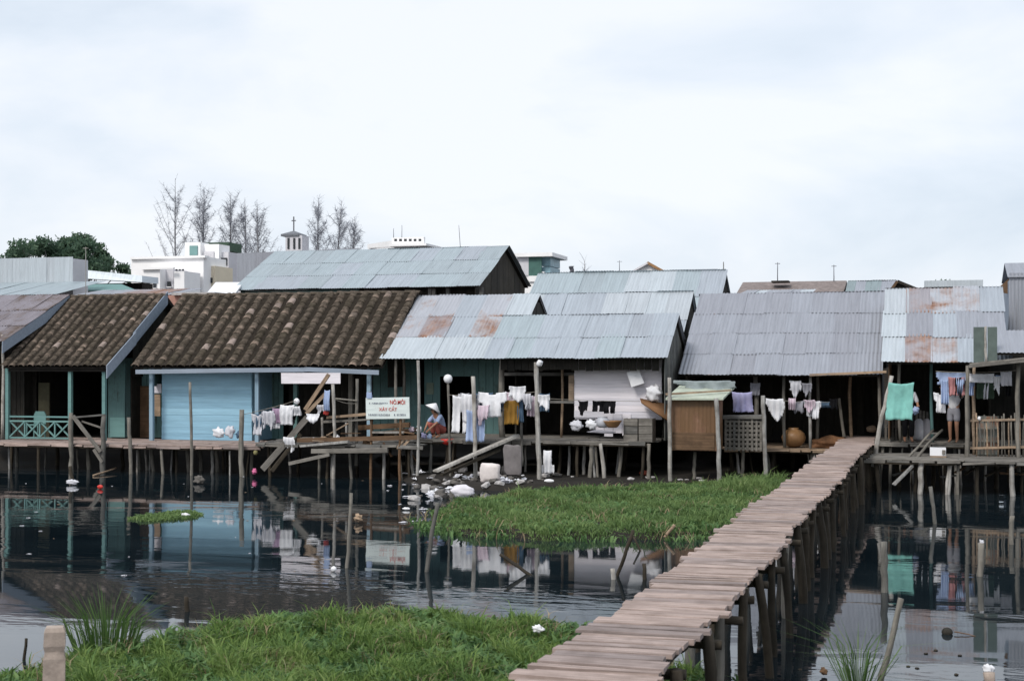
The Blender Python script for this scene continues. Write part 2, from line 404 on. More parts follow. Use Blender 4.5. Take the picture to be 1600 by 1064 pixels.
def water_mat():
    m = NT('murky_canal_water')
    m.set(Roughness=0.03, IOR=1.5); m.b.inputs['Specular Tint'].default_value = (0.86, 0.93, 1.0, 1); m.b.inputs['Specular IOR Level'].default_value = 0.5  # blue of the reflected sky put into the specular tint
    murk = m.noise(m.coord('World'), 0.35, 4, 0.6)
    m.col(m.ramp(murk, [(0.3, (0.005, 0.010, 0.014)), (0.7, (0.013, 0.021, 0.026))]))
    def ripvec(sx, sy):
        mpn = m.n('ShaderNodeMapping', vector_type='POINT'); g = m.n('ShaderNodeNewGeometry')
        mpn.inputs['Rotation'].default_value = (0, 0, -YAW); mpn.inputs['Scale'].default_value = (sx, sy, 1)
        m.l(g.outputs['Position'], mpn.inputs[0]); return mpn.outputs[0]
    a = m.noise(ripvec(0.9, 2.2), 1.0, 3, 0.5, 0.3)
    b = m.noise(ripvec(3.0, 8.0), 1.0, 2, 0.5, 0.2)
    wind = m.noise(ripvec(0.10, 0.30), 1.0, 2, 0.5)
    k = m.math('ADD', 0.06, m.math('MULTIPLY', m.fr(wind, 0.48, 0.62), 1.0))
    h = m.math('MULTIPLY', m.math('ADD', m.math('MULTIPLY', a, 1.0), m.math('MULTIPLY', b, 0.22)), k)
    m.bump(h, 0.085, 0.10); return m.m
WATER = water_mat()
tag(new('water', mesh('water', [(-600, -60, 0), (600, -60, 0), (600, 60, 0), (-600, 60, 0)], [(0, 1, 2, 3)]), WATER), kind='structure')

def blades(name, P, hgt, wid, lean, mat, seed=0, leanmax=1.0, base_spread=0.0):
    """P: n x 3 base points; one curved tapering blade each"""
    rs = np.random.RandomState(seed); n = len(P)
    az = rs.uniform(0, 2 * np.pi, n); ln = lean * rs.uniform(0.2, leanmax, n)
    H_ = hgt * rs.uniform(0.55, 1.2, n); Wd = wid * rs.uniform(0.6, 1.3, n)
    fa = rs.uniform(0, np.pi, n); s = np.stack([np.cos(fa), np.sin(fa), np.zeros(n)], 1) * Wd[:, None] / 2
    d = np.stack([np.cos(az), np.sin(az), np.zeros(n)], 1)
    up = np.array([0, 0, 1.0])
    mid = P + d * (ln * H_ * 0.3)[:, None] + up * (H_ * 0.6)[:, None]
    tip = P + d * (ln * H_ * 0.95)[:, None] + up * (H_ * (1 - 0.25 * ln))[:, None]
    V = np.stack([P - s * 0.7, P + s * 0.7, mid + s, mid - s, tip], 1).reshape(-1, 3)
    b = np.arange(n) * 5
    me = bpy.data.meshes.new(name)
    me.vertices.add(n * 5); me.vertices.foreach_set('co', V.ravel())
    loops = np.stack([b, b + 1, b + 2, b + 3, b + 3, b + 2, b + 4], 1).ravel()
    me.loops.add(n * 7); me.loops.foreach_set('vertex_index', loops)
    st = np.stack([np.arange(n) * 7, np.arange(n) * 7 + 4], 1).ravel()
    me.polygons.add(n * 2); me.polygons.foreach_set('loop_start', st)
    me.update(calc_edges=True); me.validate()
    me.materials.append(mat); return me
def scatter(poly, dens, seed, margin=0.0, box_=None):
    rs = np.random.RandomState(seed); p = np.array(poly)
    x0, y0 = p.min(0); x1, y1 = p.max(0)
    if box_: x0, y0, x1, y1 = max(x0, box_[0]), max(y0, box_[1]), min(x1, box_[2]), min(y1, box_[3])
    n = int((x1 - x0) * (y1 - y0) * dens)
    x = rs.uniform(x0, x1, n); y = rs.uniform(y0, y1, n)
    sd = poly_sd(x, y, poly) + 0.3 * nz(x, y, 1.6, 4) + 0.12 * nz(x, y, 6.1, 2)
    k = sd < margin
    return x[k], y[k], -sd[k]
GRASS_A = leaf_m('bright_marsh_grass', [(0.0, (0.05, 0.095, 0.025)), (0.35, (0.10, 0.18, 0.045)), (0.65, (0.18, 0.27, 0.07)), (0.9, (0.26, 0.33, 0.12)), (1.0, (0.34, 0.33, 0.18))], 0.35, 1.1)
GRASS_B = leaf_m('bluish_marsh_weed', [(0.0, (0.07, 0.12, 0.045)), (0.35, (0.125, 0.205, 0.07)), (0.7, (0.19, 0.28, 0.095)), (0.92, (0.25, 0.31, 0.13)), (1.0, (0.30, 0.30, 0.16))], 0.35, 0.5)
REED = leaf_m('reed_leaves', [(0.0, (0.03, 0.07, 0.02)), (0.6, (0.08, 0.15, 0.04)), (1.0, (0.18, 0.24, 0.09))], 0.3, 2)

x, y, dd = scatter(ISL_A, 2300, 1, 0.10, (-20, 9.5, 5, 20))
k_ = np.random.RandomState(8).uniform(0, 1, len(x)) < np.clip(1.15 + 1.1 * nz(x, y, 2.7, 5.0), 0.12, 1); x, y, dd = x[k_], y[k_], dd[k_]
lum = 0.5 + 0.5 * nz(x, y, 1.9, 1.0); hh = (0.06 + 0.26 * lum ** 1.3) * np.clip(0.45 + dd * 0.8, 0.4, 1)
hh = hh * (0.7 + 0.6 * np.clip(nz(x, y, 7.0, 3.0) + 0.4, 0, 1)); tall = np.random.RandomState(5).uniform(0, 1, len(x)) > 0.985; hh = np.where(tall, hh * 1.9, hh)
tag(new('foreground_grass', blades('foreground_grass', np.stack([x, y, height(x, y) - 0.02], 1), hh, 0.015, 1.25, GRASS_A, 2)),
    'bright green marsh grass on the near bank left of the walkway', 'grass', kind='stuff')
x, y, dd = scatter(ISL_B, 1250, 3, 0.12)
k_ = np.random.RandomState(9).uniform(0, 1, len(x)) < np.clip(1.2 + 1.2 * nz(x, y, 1.3, 5.0), 0.15, 1); x, y, dd = x[k_], y[k_], dd[k_]
lum = 0.5 + 0.5 * nz(x, y, 1.5, 2.0); hh = (0.05 + 0.22 * lum ** 1.3) * np.clip(0.45 + dd * 0.6, 0.4, 1)
hh = hh * np.where((x > X(1120, 35)) & (y > 34), 1.7, 1.0) * (0.65 + 0.7 * np.clip(nz(x, y, 5.0, 3.0) + 0.4, 0, 1))
tall = np.random.RandomState(6).uniform(0, 1, len(x)) > 0.985; hh = np.where(tall, hh * 1.8, hh)
tag(new('island_grass', blades('island_grass', np.stack([x, y, height(x, y) - 0.02], 1), hh, 0.02, 1.1, GRASS_B, 4)),
    'low green weed island between the canal water and the stilt houses', 'grass', kind='stuff')

WEED = leaf_m('broad_water_weed', [(0.0, (0.05, 0.105, 0.04)), (0.5, (0.10, 0.19, 0.065)), (0.85, (0.18, 0.28, 0.10)), (1.0, (0.27, 0.32, 0.15))], 0.3, 1.5)
DEAD = leaf_m('dead_grass_stems', [(0.0, (0.16, 0.12, 0.07)), (0.6, (0.28, 0.22, 0.13)), (1.0, (0.40, 0.33, 0.22))], 0.2, 1.5)
def mat_of(poly, dens, seed, h, wd, lean, mat, name, label, thr, fs_, bx_=None):
    x, y, dd = scatter(poly, dens, seed, 0.25, bx_); k = nz(x, y, fs_, seed) > thr; x, y = x[k], y[k]
    me = blades(name, np.stack([x, y, np.maximum(height(x, y), 0.0) - 0.01], 1), h, wd, lean, mat, seed); tag(new(name, me), label, 'weed', kind='stuff')
mat_of(ISL_A, 520, 41, 0.17, 0.042, 1.6, WEED, 'bank_weed', 'broad-leaved weed growing through the near bank grass', 0.05, 2.3, (-20, 9.5, 5, 20))
mat_of(ISL_A, 70, 42, 0.26, 0.010, 1.5, DEAD, 'bank_straw', 'dead straw stems among the near bank grass', 0.1, 1.7, (-20, 9.5, 5, 20))
mat_of(ISL_B, 120, 43, 0.15, 0.05, 1.6, WEED, 'island_weed', 'broad-leaved water weed growing through the island grass', 0.0, 1.4)
mat_of(ISL_B, 22, 44, 0.24, 0.018, 1.6, DEAD, 'island_straw', 'dead straw stems among the island weed', 0.1, 1.1)
def clump(name, label, px, py, n, h, wd, lean, seed, spread=0.16, mat=REED, cat='grass'):
    p = gr(px, py, 0.0); rs = np.random.RandomState(seed)
    zz = max(0.0, float(height(np.array([p.x]), np.array([p.y]))[0])) - 0.03
    a = rs.uniform(0, 2 * np.pi, n); r = spread * np.sqrt(rs.uniform(0, 1, n))
    P = np.stack([r * np.cos(a), r * np.sin(a), np.zeros(n)], 1)
    me = blades(name, P, h, wd, lean, mat, seed)
    return tag(new(name, me, None, T(p.x, p.y, zz)), label, cat)
clump('reed_clump', 'tall reed clump rising from the near bank beside the concrete post', 165, 1034, 230, 0.80, 0.013, 0.8, 5, 0.27, cat='reeds')
clump('grass_tuft', 'arching long-bladed grass tuft in the water right of the walkway', 1340, 1090, 85, 0.80, 0.010, 1.45, 6, 0.08)
clump('sedge_sprig', 'small brownish weed sprig at the bottom left corner', 18, 1062, 22, 0.17, 0.02, 0.9, 8, 0.05, cat='weed')
wp = gpoly([(212, 811), (250, 800), (300, 799), (312, 806), (290, 813), (240, 816)])
x, y, dd = scatter(wp, 900, 9)
tag(new('floating_weed', blades('floating_weed', np.stack([x, y, np.full(x.shape, -0.01)], 1), 0.09, 0.03, 1.5, GRASS_B, 3)),
    'thin raft of floating weed on the dark water below the blue wall', 'weed', kind='stuff')

# ------------------------------------------------------------------ roofs
def sheet_me(wd, L, mat, seed=0, pitch=0.105, amp=0.010):
    k = ('sheet', round(wd, 2), round(L, 2), mat.name, seed)
    if k in CACHE: return CACHE[k]
    n = max(2, int(round(wd / pitch))); N = n * 4; rn = random.Random(seed)
    vs, fs = [], []
    sag = rn.uniform(-0.012, 0.012); curl = rn.uniform(0, 0.01)
    for j, yy in enumerate((0.0, 0.5, 1.0)):
        for i in range(N + 1):
            z = amp * math.sin(i * math.pi / 2) + sag * math.sin(math.pi * yy) + (curl * (abs(i / N - 0.5) * 2) ** 3 if j == 0 else 0)
            vs.append(((i / N - 0.5) * wd, yy * L, z))
    for j in range(2):
        for i in range(N):
            a = j * (N + 1) + i; fs.append((a, a + 1, a + N + 2, a + N + 1))
    me = mesh('sheet', vs, fs, True); me.materials.append(mat); CACHE[k] = me
    return me
def slope_frame(x, pe, pr):
    up = Vector((0, pr[0] - pe[0], pr[1] - pe[1])); L = up.length; up.normalize()
    xa = Vector((1, 0, 0)); za = xa.cross(up)
    if za.z < 0: xa = -xa; za = xa.cross(up)
    M = Matrix.Identity(4)
    for i, v in enumerate((xa, up, za)):
        for k in range(3): M[k][i] = v[k]
    M.translation = Vector((x, pe[0], pe[1])); return M, L
def tin_slope(parent, x0, x1, pe, pr, rows, cols, mats, seed=0, lift=0.045, jit=1.0, special=None):
    rn = random.Random(seed); cw = (x1 - x0) / cols
    M0, L = slope_frame(0, pe, pr); rl = L / rows
    for r in range(rows):
        for c in range(cols):
            mt = mats[rn.randrange(len(mats))]
            if special and (r, c) in special: mt = special[(r, c)]
            me = sheet_me(cw + 0.07, rl + 0.14, mt, rn.randrange(3))
            M, _ = slope_frame(x0 + (c + 0.5) * cw + rn.uniform(-0.03, 0.03) * jit, pe, pr)
            off = Vector((0, r * rl - (0.06 if r == 0 else 0.1) + rn.uniform(-0.035, 0.035) * jit, lift + 0.006 * r + 0.004 * (c % 2) + rn.uniform(0, 0.003)))
            M = M @ T(off) @ Euler((rn.uniform(-0.004, 0.004) * jit, rn.uniform(-0.006, 0.006) * jit, rn.uniform(-0.008, 0.008) * jit)).to_matrix().to_4x4()
            new('sheet', me, mt, M, parent)
def roof_body(name, parent, x0, x1, e0, rg, e1, mat, th=0.03):
    """thin slab added under the roof covering to block light: front eave e0, ridge rg, back eave e1 as (Y, z)"""
    vs = []
    for xx in (x0, x1):
        for (yy, zz) in (e0, rg, e1): vs.append((xx, yy, zz))
        for (yy, zz) in (e0, rg, e1): vs.append((xx, yy, zz - th))
    fs = [(0, 1, 7, 6), (1, 2, 8, 7), (3, 9, 10, 4), (4, 10, 11, 5), (0, 6, 9, 3), (2, 5, 11, 8), (0, 3, 4, 1), (1, 4, 5, 2), (6, 7, 10, 9), (7, 8, 11, 10)]
    return new(name, mesh(name, vs, fs), mat, None, parent)
def tile_me(seed, L, r=0.105):
    k = ('tile', seed, round(L, 3), round(r, 3))
    if k in CACHE: return CACHE[k]
    rn = random.Random(seed); n = 7; vs, fs = [], []
    for (yy, rr, zz) in ((0.0, r, 0.014), (L, r * 0.86, 0.0), (0.0, r - 0.013, 0.011)):
        for i in range(n + 1):
            a = math.pi * i / n
            vs.append((-rr * math.cos(a) + rn.uniform(-.004, .004), yy + rn.uniform(-.006, .006), rr * 0.68 * math.sin(a) + zz - 0.02))
    for i in range(n):
        fs.append((i, i + 1, n + 2 + i, n + 1 + i)); fs.append((2 * n + 2 + i, 2 * n + 3 + i, i + 1, i))
    me = mesh('tile', vs, fs, True); me.materials.append(TILE); CACHE[k] = me
    return me
def tile_slope(parent, x0, x1, pe, pr, rows, cols, seed=0, lift=0.05, limit=300):
    rn = random.Random(seed); cw = (x1 - x0) / cols
    M0, L = slope_frame(0, pe, pr); rl = L / rows; r = cw * 0.33
    # the pans between the covers: one stepped, scalloped bed
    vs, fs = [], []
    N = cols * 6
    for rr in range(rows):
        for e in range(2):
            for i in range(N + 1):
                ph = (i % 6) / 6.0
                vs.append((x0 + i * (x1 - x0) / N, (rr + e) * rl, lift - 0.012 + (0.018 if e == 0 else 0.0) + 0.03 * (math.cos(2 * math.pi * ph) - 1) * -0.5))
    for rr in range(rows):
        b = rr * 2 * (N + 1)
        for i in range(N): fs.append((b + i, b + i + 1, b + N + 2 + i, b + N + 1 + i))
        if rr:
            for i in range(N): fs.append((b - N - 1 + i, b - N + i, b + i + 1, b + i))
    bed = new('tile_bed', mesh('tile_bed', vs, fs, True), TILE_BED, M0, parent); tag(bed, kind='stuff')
    wob = [rn.uniform(-0.02, 0.02) for _ in range(cols + 1)]
    for rr in range(rows):
        for c in range(cols + 1):
            if rr * (cols + 1) + c >= limit: continue
            M, _ = slope_frame(x0 + c * cw + wob[c] + rn.uniform(-0.012, 0.012), pe, pr)
            M = M @ T(0, rr * rl - 0.05 + rn.uniform(-0.025, 0.025), lift + 0.02 + rn.uniform(0, 0.012)) @ Euler((0.012 + rn.uniform(-0.012, 0.012), rn.uniform(-0.05, 0.05), rn.uniform(-0.02, 0.02))).to_matrix().to_4x4()
            new('tile', tile_me(rn.randrange(4), rl * 1.18, r), TILE, M, parent)
def ridge_tiles(parent, x0, x1, Y, z, n, r=0.13, seed=0):
    rn = random.Random(seed); L = (x1 - x0) / n
    for i in range(n):
        M = T(x0 + i * L, Y, z + rn.uniform(0, 0.02)) @ Euler((0, 0, R(-90) + rn.uniform(-.03, .03))).to_matrix().to_4x4()
        new('ridge_tile', tile_me(rn.randrange(4), L * 1.1, r), TILE, M, parent)
def clap(parent, x0, x1, Y, z0, z1, n, mat, name='plank', seed=0, th=0.022, wob=0.004):
    """lapped horizontal boards facing the camera"""
    rn = random.Random(seed); h = (z1 - z0) / n
    for i in range(n):
        box(name, ((x0 + x1) / 2, Y, z0 + (i + 0.5) * h), (x1 - x0 - rn.uniform(0, 0.03), th, h + 0.02), mat, parent, (R(-2 + rn.uniform(-1.2, 1.2)), rn.uniform(-wob, wob), 0), 0.003, i % 4)
def vboards(parent, x0, x1, Y, z0, z1, n, mat, name='board', seed=0, th=0.022, ragged=0.0):
    rn = random.Random(seed); wd = (x1 - x0) / n
    for i in range(n):
        t, b = rn.uniform(-ragged, 0), rn.uniform(0, ragged)
        bx(name, x0 + i * wd + 0.006, x0 + (i + 1) * wd - 0.006, Y - th / 2 + rn.uniform(-.006, .006), Y + th / 2, z0 + b, z1 + t, mat, parent, 0.002)
def gable_boards(parent, Xg, pe, pr, pb, z0, n, mat, th=0.025, sgn=1):
    """vertical boards filling a gable end in plane x = Xg, each cut to the roof line"""
    ya, yb = pe[0], pb[0]; wd = (yb - ya) / n
    def top(yy):
        if yy <= pr[0]: return pe[1] + (pr[1] - pe[1]) * (yy - pe[0]) / (pr[0] - pe[0])
        return pr[1] + (pb[1] - pr[1]) * (yy - pr[0]) / (pb[0] - pr[0])
    for i in range(n):
        y0, y1 = ya + i * wd + 0.008, ya + (i + 1) * wd - 0.008
        xo = Xg + (0.006 if i % 2 else 0.0) * sgn
        t0, t1 = top(y0) - 0.05, top(y1) - 0.05
        vs = [(xo, y0, z0), (xo + th, y0, z0), (xo + th, y1, z0), (xo, y1, z0), (xo, y0, t0), (xo + th, y0, t0), (xo + th, y1, t1), (xo, y1, t1)]
        new('board', mesh('board', vs, BF), mat, None, parent)
def slope_board(name, parent, Xg, p0, p1, drop, mat, th=0.03):
    """barge board: strip in plane x=Xg from (Y,z) p0 to p1, hanging 'drop' below"""
    vs = []
    for xx in (Xg, Xg + th):
        vs += [(xx, p0[0], p0[1]), (xx, p1[0], p1[1]), (xx, p1[0], p1[1] - drop), (xx, p0[0], p0[1] - drop)]
    return new(name, mesh(name, vs, [(0, 1, 2, 3), (7, 6, 5, 4), (0, 4, 5, 1), (1, 5, 6, 2), (2, 6, 7, 3), (3, 7, 4, 0)]), mat, None, parent)

# ------------------------------------------------------------------ the plank walkway
WZ = 1.15
wk = thing('plank_walkway', 'long narrow walkway of pale pinkish planks on rough piles leading to the houses', 'walkway', (-2.05, 5.5, 0))
rn = random.Random(11)
def wx(yy): return -2.09 + (yy - 9.0) * 0.0119 + 0.03 * math.sin(yy * 0.55) + 0.02 * math.sin(yy * 1.7)
yy = 4.6
pk = 0
while yy < 42.4:
    d = rn.choice((0.13, 0.16, 0.19, 0.22, 0.25)); wv = rn.choice((0.80, 0.85, 0.87, 0.88, 0.91, 0.97))
    box('plank', (wx(yy) + rn.uniform(-0.035, 0.035), yy + d / 2, WZ - 0.022 + rn.uniform(-0.006, 0.005)), (wv, d - rn.choice((0.018, 0.025, 0.035, 0.05)), 0.036), W_WALK, wk,
        (rn.uniform(-0.012, 0.012), rn.uniform(-0.012, 0.012), rn.uniform(-0.014, 0.014)), 0.006, pk % 5)
    yy += d + rn.choice((0, 0, 0, 0.008, 0.025)); pk += 1
for s in (-1, 1):
    y0 = 4.6
    while y0 < 42:
        y1 = min(42.3, y0 + 3.1)
        pole('stringer', (wx(y0) + s * 0.31, y0, WZ - 0.105), (wx(y1) + s * 0.31 + rn.uniform(-.03, .03), y1 + 0.1, WZ - 0.105), 0.055, 0.05, W_WET, wk, 0.004)
        y0 = y1
y0 = 6.4
while y0 < 42:
    for s in (-1, 1):
        lx = wx(y0) + s * rn.uniform(0.30, 0.42); r0 = rn.uniform(0.04, 0.075)
        zt = WZ - 0.06 - (0.0 if rn.random() < 0.7 else 0.05)
        hb = float(height(np.array([lx]), np.array([y0]))[0])
        pole('pile', (lx + s * rn.uniform(0.0, 0.14), y0 + rn.uniform(-0.15, 0.15), min(hb, 0) - 0.25), (lx, y0, zt - 0.02), r0, r0 * 0.9, W_WET if rn.random() < 0.85 else W_POLE, wk, 0.03)
    hw_ = 0.46 + rn.uniform(0, .06); pole('crossbeam', (wx(y0) - hw_, y0 + rn.uniform(.06, .12), WZ - 0.2 + rn.uniform(-.03, .02)), (wx(y0) + hw_, y0 + rn.uniform(.06, .12), WZ - 0.2 + rn.uniform(-.03, .02)), 0.045, 0.04, W_WET, wk)
    y0 += rn.uniform(0.95, 1.35)

# ------------------------------------------------------------------ decks on stilts
def deck(name, label, px0, px1, yf, yb, z, mat, stilts, nrow=10, seg=3.0, seed=0, group=None):
    """boards run along x; stilts: (px, Y, extra top above deck, radius, material)"""
    rn = random.Random(seed); x0, x1 = X(px0, yf), X(px1, yf)
    t = thing(name, label, 'deck', ((x0 + x1) / 2, yf, z), group)
    wd = (yb - yf) / nrow
    for r in range(nrow):
        xx = x0 + rn.uniform(-0.25, 0.1)
        while xx < x1 - 0.2:
            L = min(seg * rn.uniform(0.8, 1.15), x1 - xx + rn.uniform(-0.1, 0.15)); L = round(max(0.4, L), 1)
            box('plank', (xx + L / 2, yf + (r + 0.5) * wd, z - 0.02 + rn.uniform(-.008, .008)), (L - 0.02, round(wd - 0.012, 3), 0.035), mat, t,
                (rn.uniform(-.01, .01), rn.uniform(-.003, .003), rn.uniform(-.006, .006)), 0.006, rn.randrange(4))
            xx += L
    xx = x0
    while xx < x1 - .3:
        L = rn.choice((.3, .45, .6, .8)); box('edge_board', (xx + L / 2, yf - 0.02 - rn.uniform(0, .03), z - 0.045 + rn.uniform(-.035, .012)), (L - rn.choice((.0, .02, .06)), .03, rn.choice((.05, .07, .10))), mat, t, (rn.uniform(-.2, .2), rn.uniform(-.03, .03), 0), .01, rn.randrange(4)); xx += L
    n = max(2, int((x1 - x0) / 3.0))
    for i in range(n):
        beam('joist', (x0 + (x1 - x0) * i / n, yf + 0.12, z - 0.09), (x0 + (x1 - x0) * (i + 1) / n, yf + 0.12, z - 0.09), 0.07, 0.09, W_WET, t, 0.008, i % 3)
    for q in range(int((px1 - px0) / 26)):
        stilts = stilts + [(rn.uniform(px0 + 4, px1 - 4), rn.choice((yf + .15, yf + .6, yf + 1.4)), 0, rn.uniform(.025, .05), rn.choice((W_POLE, W_WET, W_PALE)))]
    for i, (px, Y, up, r, m) in enumerate(stilts):
        xx = X(px, Y); hb = min(0.0, float(height(np.array([xx]), np.array([Y]))[0]))
        dx = rn.uniform(-0.16, 0.16)
        pole('stilt', (xx + dx, Y, hb - 0.2), (xx, Y, z - 0.045 if up <= 0 else z + up), r * 1.1, r * 0.9, m, t, 0.012)
    return t
FL = 0.85
deck('boardwalk', 'long pinkish board deck in front of the two tile-roofed houses', -40, 405, 37.2, 40.4, FL, W_WALK,
     [(27, 38.6, 0, .06, W_POLE), (60, 37.3, 0, .05, W_WET), (137, 38.2, 0, .07, W_POLE), (214, 38.7, 0, .06, W_POLE), (236, 38.2, 0, .06, W_POLE), (252, 37.25, 0, .05, W_POLE),
      (292, 38.2, 0, .06, W_POLE), (312, 38.8, 0, .06, W_POLE), (339, 38.5, 0, .06, W_POLE), (20, 39.6, 0, .06, W_WET), (90, 39.6, 0, .06, W_WET), (190, 39.9, 0, .06, W_WET),
      (270, 39.9, 0, .06, W_WET), (355, 39.9, 0, .06, W_WET), (395, 38.4, 0, .06, W_POLE), (-10, 37.4, 0, .06, W_WET)], 13, 3.0, 1)
deck('work_platform', 'rough low timber platform littered with lumber behind the white signboard', 400, 655, 37.0, 40.4, 0.98, W_GREY,
     [(420, 37.4, 0, .05, W_WET), (500, 37.2, 0, .045, W_POLE), (520, 37.1, 0, .05, W_PALE), (545, 37.2, 0, .045, W_POLE), (600, 37.3, 0, .05, W_PALE), (640, 38.2, 0, .05, W_WET),
      (470, 39.0, 0, .05, W_WET), (560, 39.0, 0, .05, W_WET), (610, 39.5, 0, .05, W_WET)], 12, 2.4, 2)
deck('front_deck', 'grey ragged-edged deck under the pale boarded house with washing over it', 645, 1012, 37.8, 41.0, 1.12, W_GREY,
     [(700, 38.0, 0, .05, W_WET), (745, 39, 0, .06, W_WET), (877, 38.5, 0, .05, W_WET), (925, 37.9, 0, .06, W_POLE), (938, 37.7, 0, .055, W_PALE), (973, 38.3, 0, .05, W_POLE), (1014, 37.9, 0, .055, W_POLE),
      (800, 40.5, 0, .06, W_WET), (900, 40.5, 0, .06, W_WET), (980, 40.5, 0, .06, W_WET)], 13, 2.6, 3)
deck('porch_deck', 'rough porch deck with a clay jar under the wide grey tin roof', 1130, 1345, 40.2, 43.6, 0.86, W_TAN,
     [(1140, 40.6, 0, .06, W_WET), (1210, 40.6, 0, .06, W_WET), (1268, 40.4, 0, .05, W_POLE), (1300, 41.5, 0, .06, W_WET), (1240, 43, 0, .06, W_WET)], 12, 2.2, 4)
deck('landing_deck', 'low dark landing deck over the water right of the walkway end', 1345, 1640, 36.6, 39.2, 0.86, W_GREY,
     [(1368, 36.8, 0, .06, W_WET), (1440, 36.7, 0, .075, W_PALE), (1478, 37.5, 0, .06, W_WET), (1525, 36.9, 0, .05, W_WET), (1581, 36.7, 0, .065, W_PALE), (1400, 38.6, 0, .06, W_WET), (1460, 38.6, 0, .06, W_WET),
      (1555, 38.8, 0, .06, W_WET), (1620, 37, 0, .06, W_WET)], 10, 2.4, 5)
deck('upper_deck', 'raised back deck where the washing hangs at the far right house', 1372, 1640, 39.6, 42.6, 1.12, W_GREY,
     [(1380, 39.7, 0, .05, W_POLE), (1430, 39.9, 0, .05, W_WET), (1475, 39.7, 0, .05, W_POLE), (1560, 39.9, 0, .05, W_WET), (1610, 39.8, 0, .05, W_WET)], 11, 2.4, 6)

# ------------------------------------------------------------------ stilt houses, left to right
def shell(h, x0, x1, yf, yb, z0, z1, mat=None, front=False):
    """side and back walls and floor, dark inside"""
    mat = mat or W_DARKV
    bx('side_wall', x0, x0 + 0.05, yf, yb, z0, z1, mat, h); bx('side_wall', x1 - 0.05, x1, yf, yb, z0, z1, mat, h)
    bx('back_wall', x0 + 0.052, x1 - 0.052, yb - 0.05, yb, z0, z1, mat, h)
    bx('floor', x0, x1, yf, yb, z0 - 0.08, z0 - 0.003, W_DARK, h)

TIN_OLD = tin('old_brown_sheet', (0.25, 0.225, 0.25), rust=0.5, var=0.25)
for nd in TIN_OLD.node_tree.nodes:
    if nd.type == 'VALTORGB' and len(nd.color_ramp.elements) == 3 and abs(nd.color_ramp.elements[0].color[0] - 0.12) < 1e-4:
        for el_, c_ in zip(nd.color_ramp.elements, ((0.05, 0.035, 0.028), (0.10, 0.07, 0.055), (0.17, 0.12, 0.10))): el_.color = c_ + (1,)
# far-left house: rusty sheet roof cut by the frame
Ye, Yr = 38.4, 42.0
xr = X(108, Yr); xl = xr - 5.5
ze, zr = Zp(3, 535, Ye), Zp(108, 463, Yr)
h = thing('stilt_house', 'brown-streaked tin-roofed house with grey-blue gable board at the left edge', 'house', (xr - 2, Ye, FL))
rf = roof_body('roof', h, xl, xr - 0.02, (Ye, ze), (Yr, zr), (Yr + 3.2, ze), W_DARK)
tin_slope(rf, xl, xr, (Ye, ze), (Yr, zr), 3, 9, [TIN_OLD], 21)
tin_slope(rf, xl, xr, (Yr + 3.2, ze), (Yr, zr), 2, 4, [TIN_RR, TIN_R], 22)
slope_board('barge_board', h, xr - 0.0, (Ye - 0.05, ze + 0.02), (Yr, zr + 0.02), 0.36, P_GREY)
shell(h, xl, xr - 0.35, Ye + 1.6, Yr + 3, FL, ze - 0.02)
for px in (4,): pole('post', (X(px, Ye + 0.4), Ye + 0.4, FL), (X(px, Ye + 0.4), Ye + 0.4, ze + 0.25), 0.05, 0.05, W_PALE, h)

# small tiled house with the railed porch
Ye, Yr = 38.6, 42.1
x0, x1 = X(4, Ye), X(168, Ye); ze, zr = Zp(90, 574, Ye), Zp(190, 464, Yr)
h = thing('tiled_stilt_house', 'small brown tile-roofed house with turquoise railed porch', 'house', ((x0 + x1) / 2, Ye, FL))
rf = roof_body('roof', h, x0, x1 - 0.02, (Ye + .05, ze), (Yr, zr), (Yr + 3.3, ze), W_DARK)
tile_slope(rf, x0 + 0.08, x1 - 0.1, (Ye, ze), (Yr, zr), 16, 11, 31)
tin_slope(rf, x0, x1, (Yr + 3.3, ze), (Yr, zr), 2, 3, [TIN_RR], 32)
ridge_tiles(rf, x0, x1, Yr, zr + 0.03, 8, 0.12, 1)
ymid = Ye + (Yr - Ye) * 0.42; zmid = ze + (zr - ze) * 0.42
slope_board('barge_board', h, x1 + 0.03, (Ye - 0.12, ze + 0.06), (ymid + 0.1, zmid + 0.14), 0.40, P_GREY)
slope_board('barge_board', h, x1 + 0.0, (ymid, zmid + 0.1), (Yr + 0.1, zr + 0.16), 0.42, P_GREY)
shell(h, x0, x1 - 0.3, Ye + 1.9, Yr + 3, FL, ze - 0.02)
gable_boards(h, x1 - 0.28, (Ye + 1.9, ze + (zr - ze) * 1.9 / (Yr - Ye)), (Yr, zr), (Yr + 3.2, ze), ze - 0.3, 12, W_DARKV)
for px, m in ((12, P_TEALX), (110, P_TEALX), (163, P_TEALX)):
    xx = X(px, Ye + 0.25); bx('post', xx - 0.055, xx + 0.055, Ye + 0.2, Ye + 0.31, FL, ze - 0.01, m, h)
bx('eave_beam', x0 + 0.1, x1 - 0.05, Ye + 0.16, Ye + 0.24, ze - 0.13, ze - 0.03, W_DARK, h)
xa, xb = X(16, 38.7), X(110, 38.7)
for zc in (Zp(60, 651, 38.7), Zp(60, 658, 38.7), Zp(60, 684, 38.7)):
    bx('rail', xa, xb, 38.66, 38.72, zc - 0.025, zc + 0.025, P_TEALX, h)
zt, zb = Zp(60, 659, 38.7), Zp(60, 683, 38.7)
nb = 4
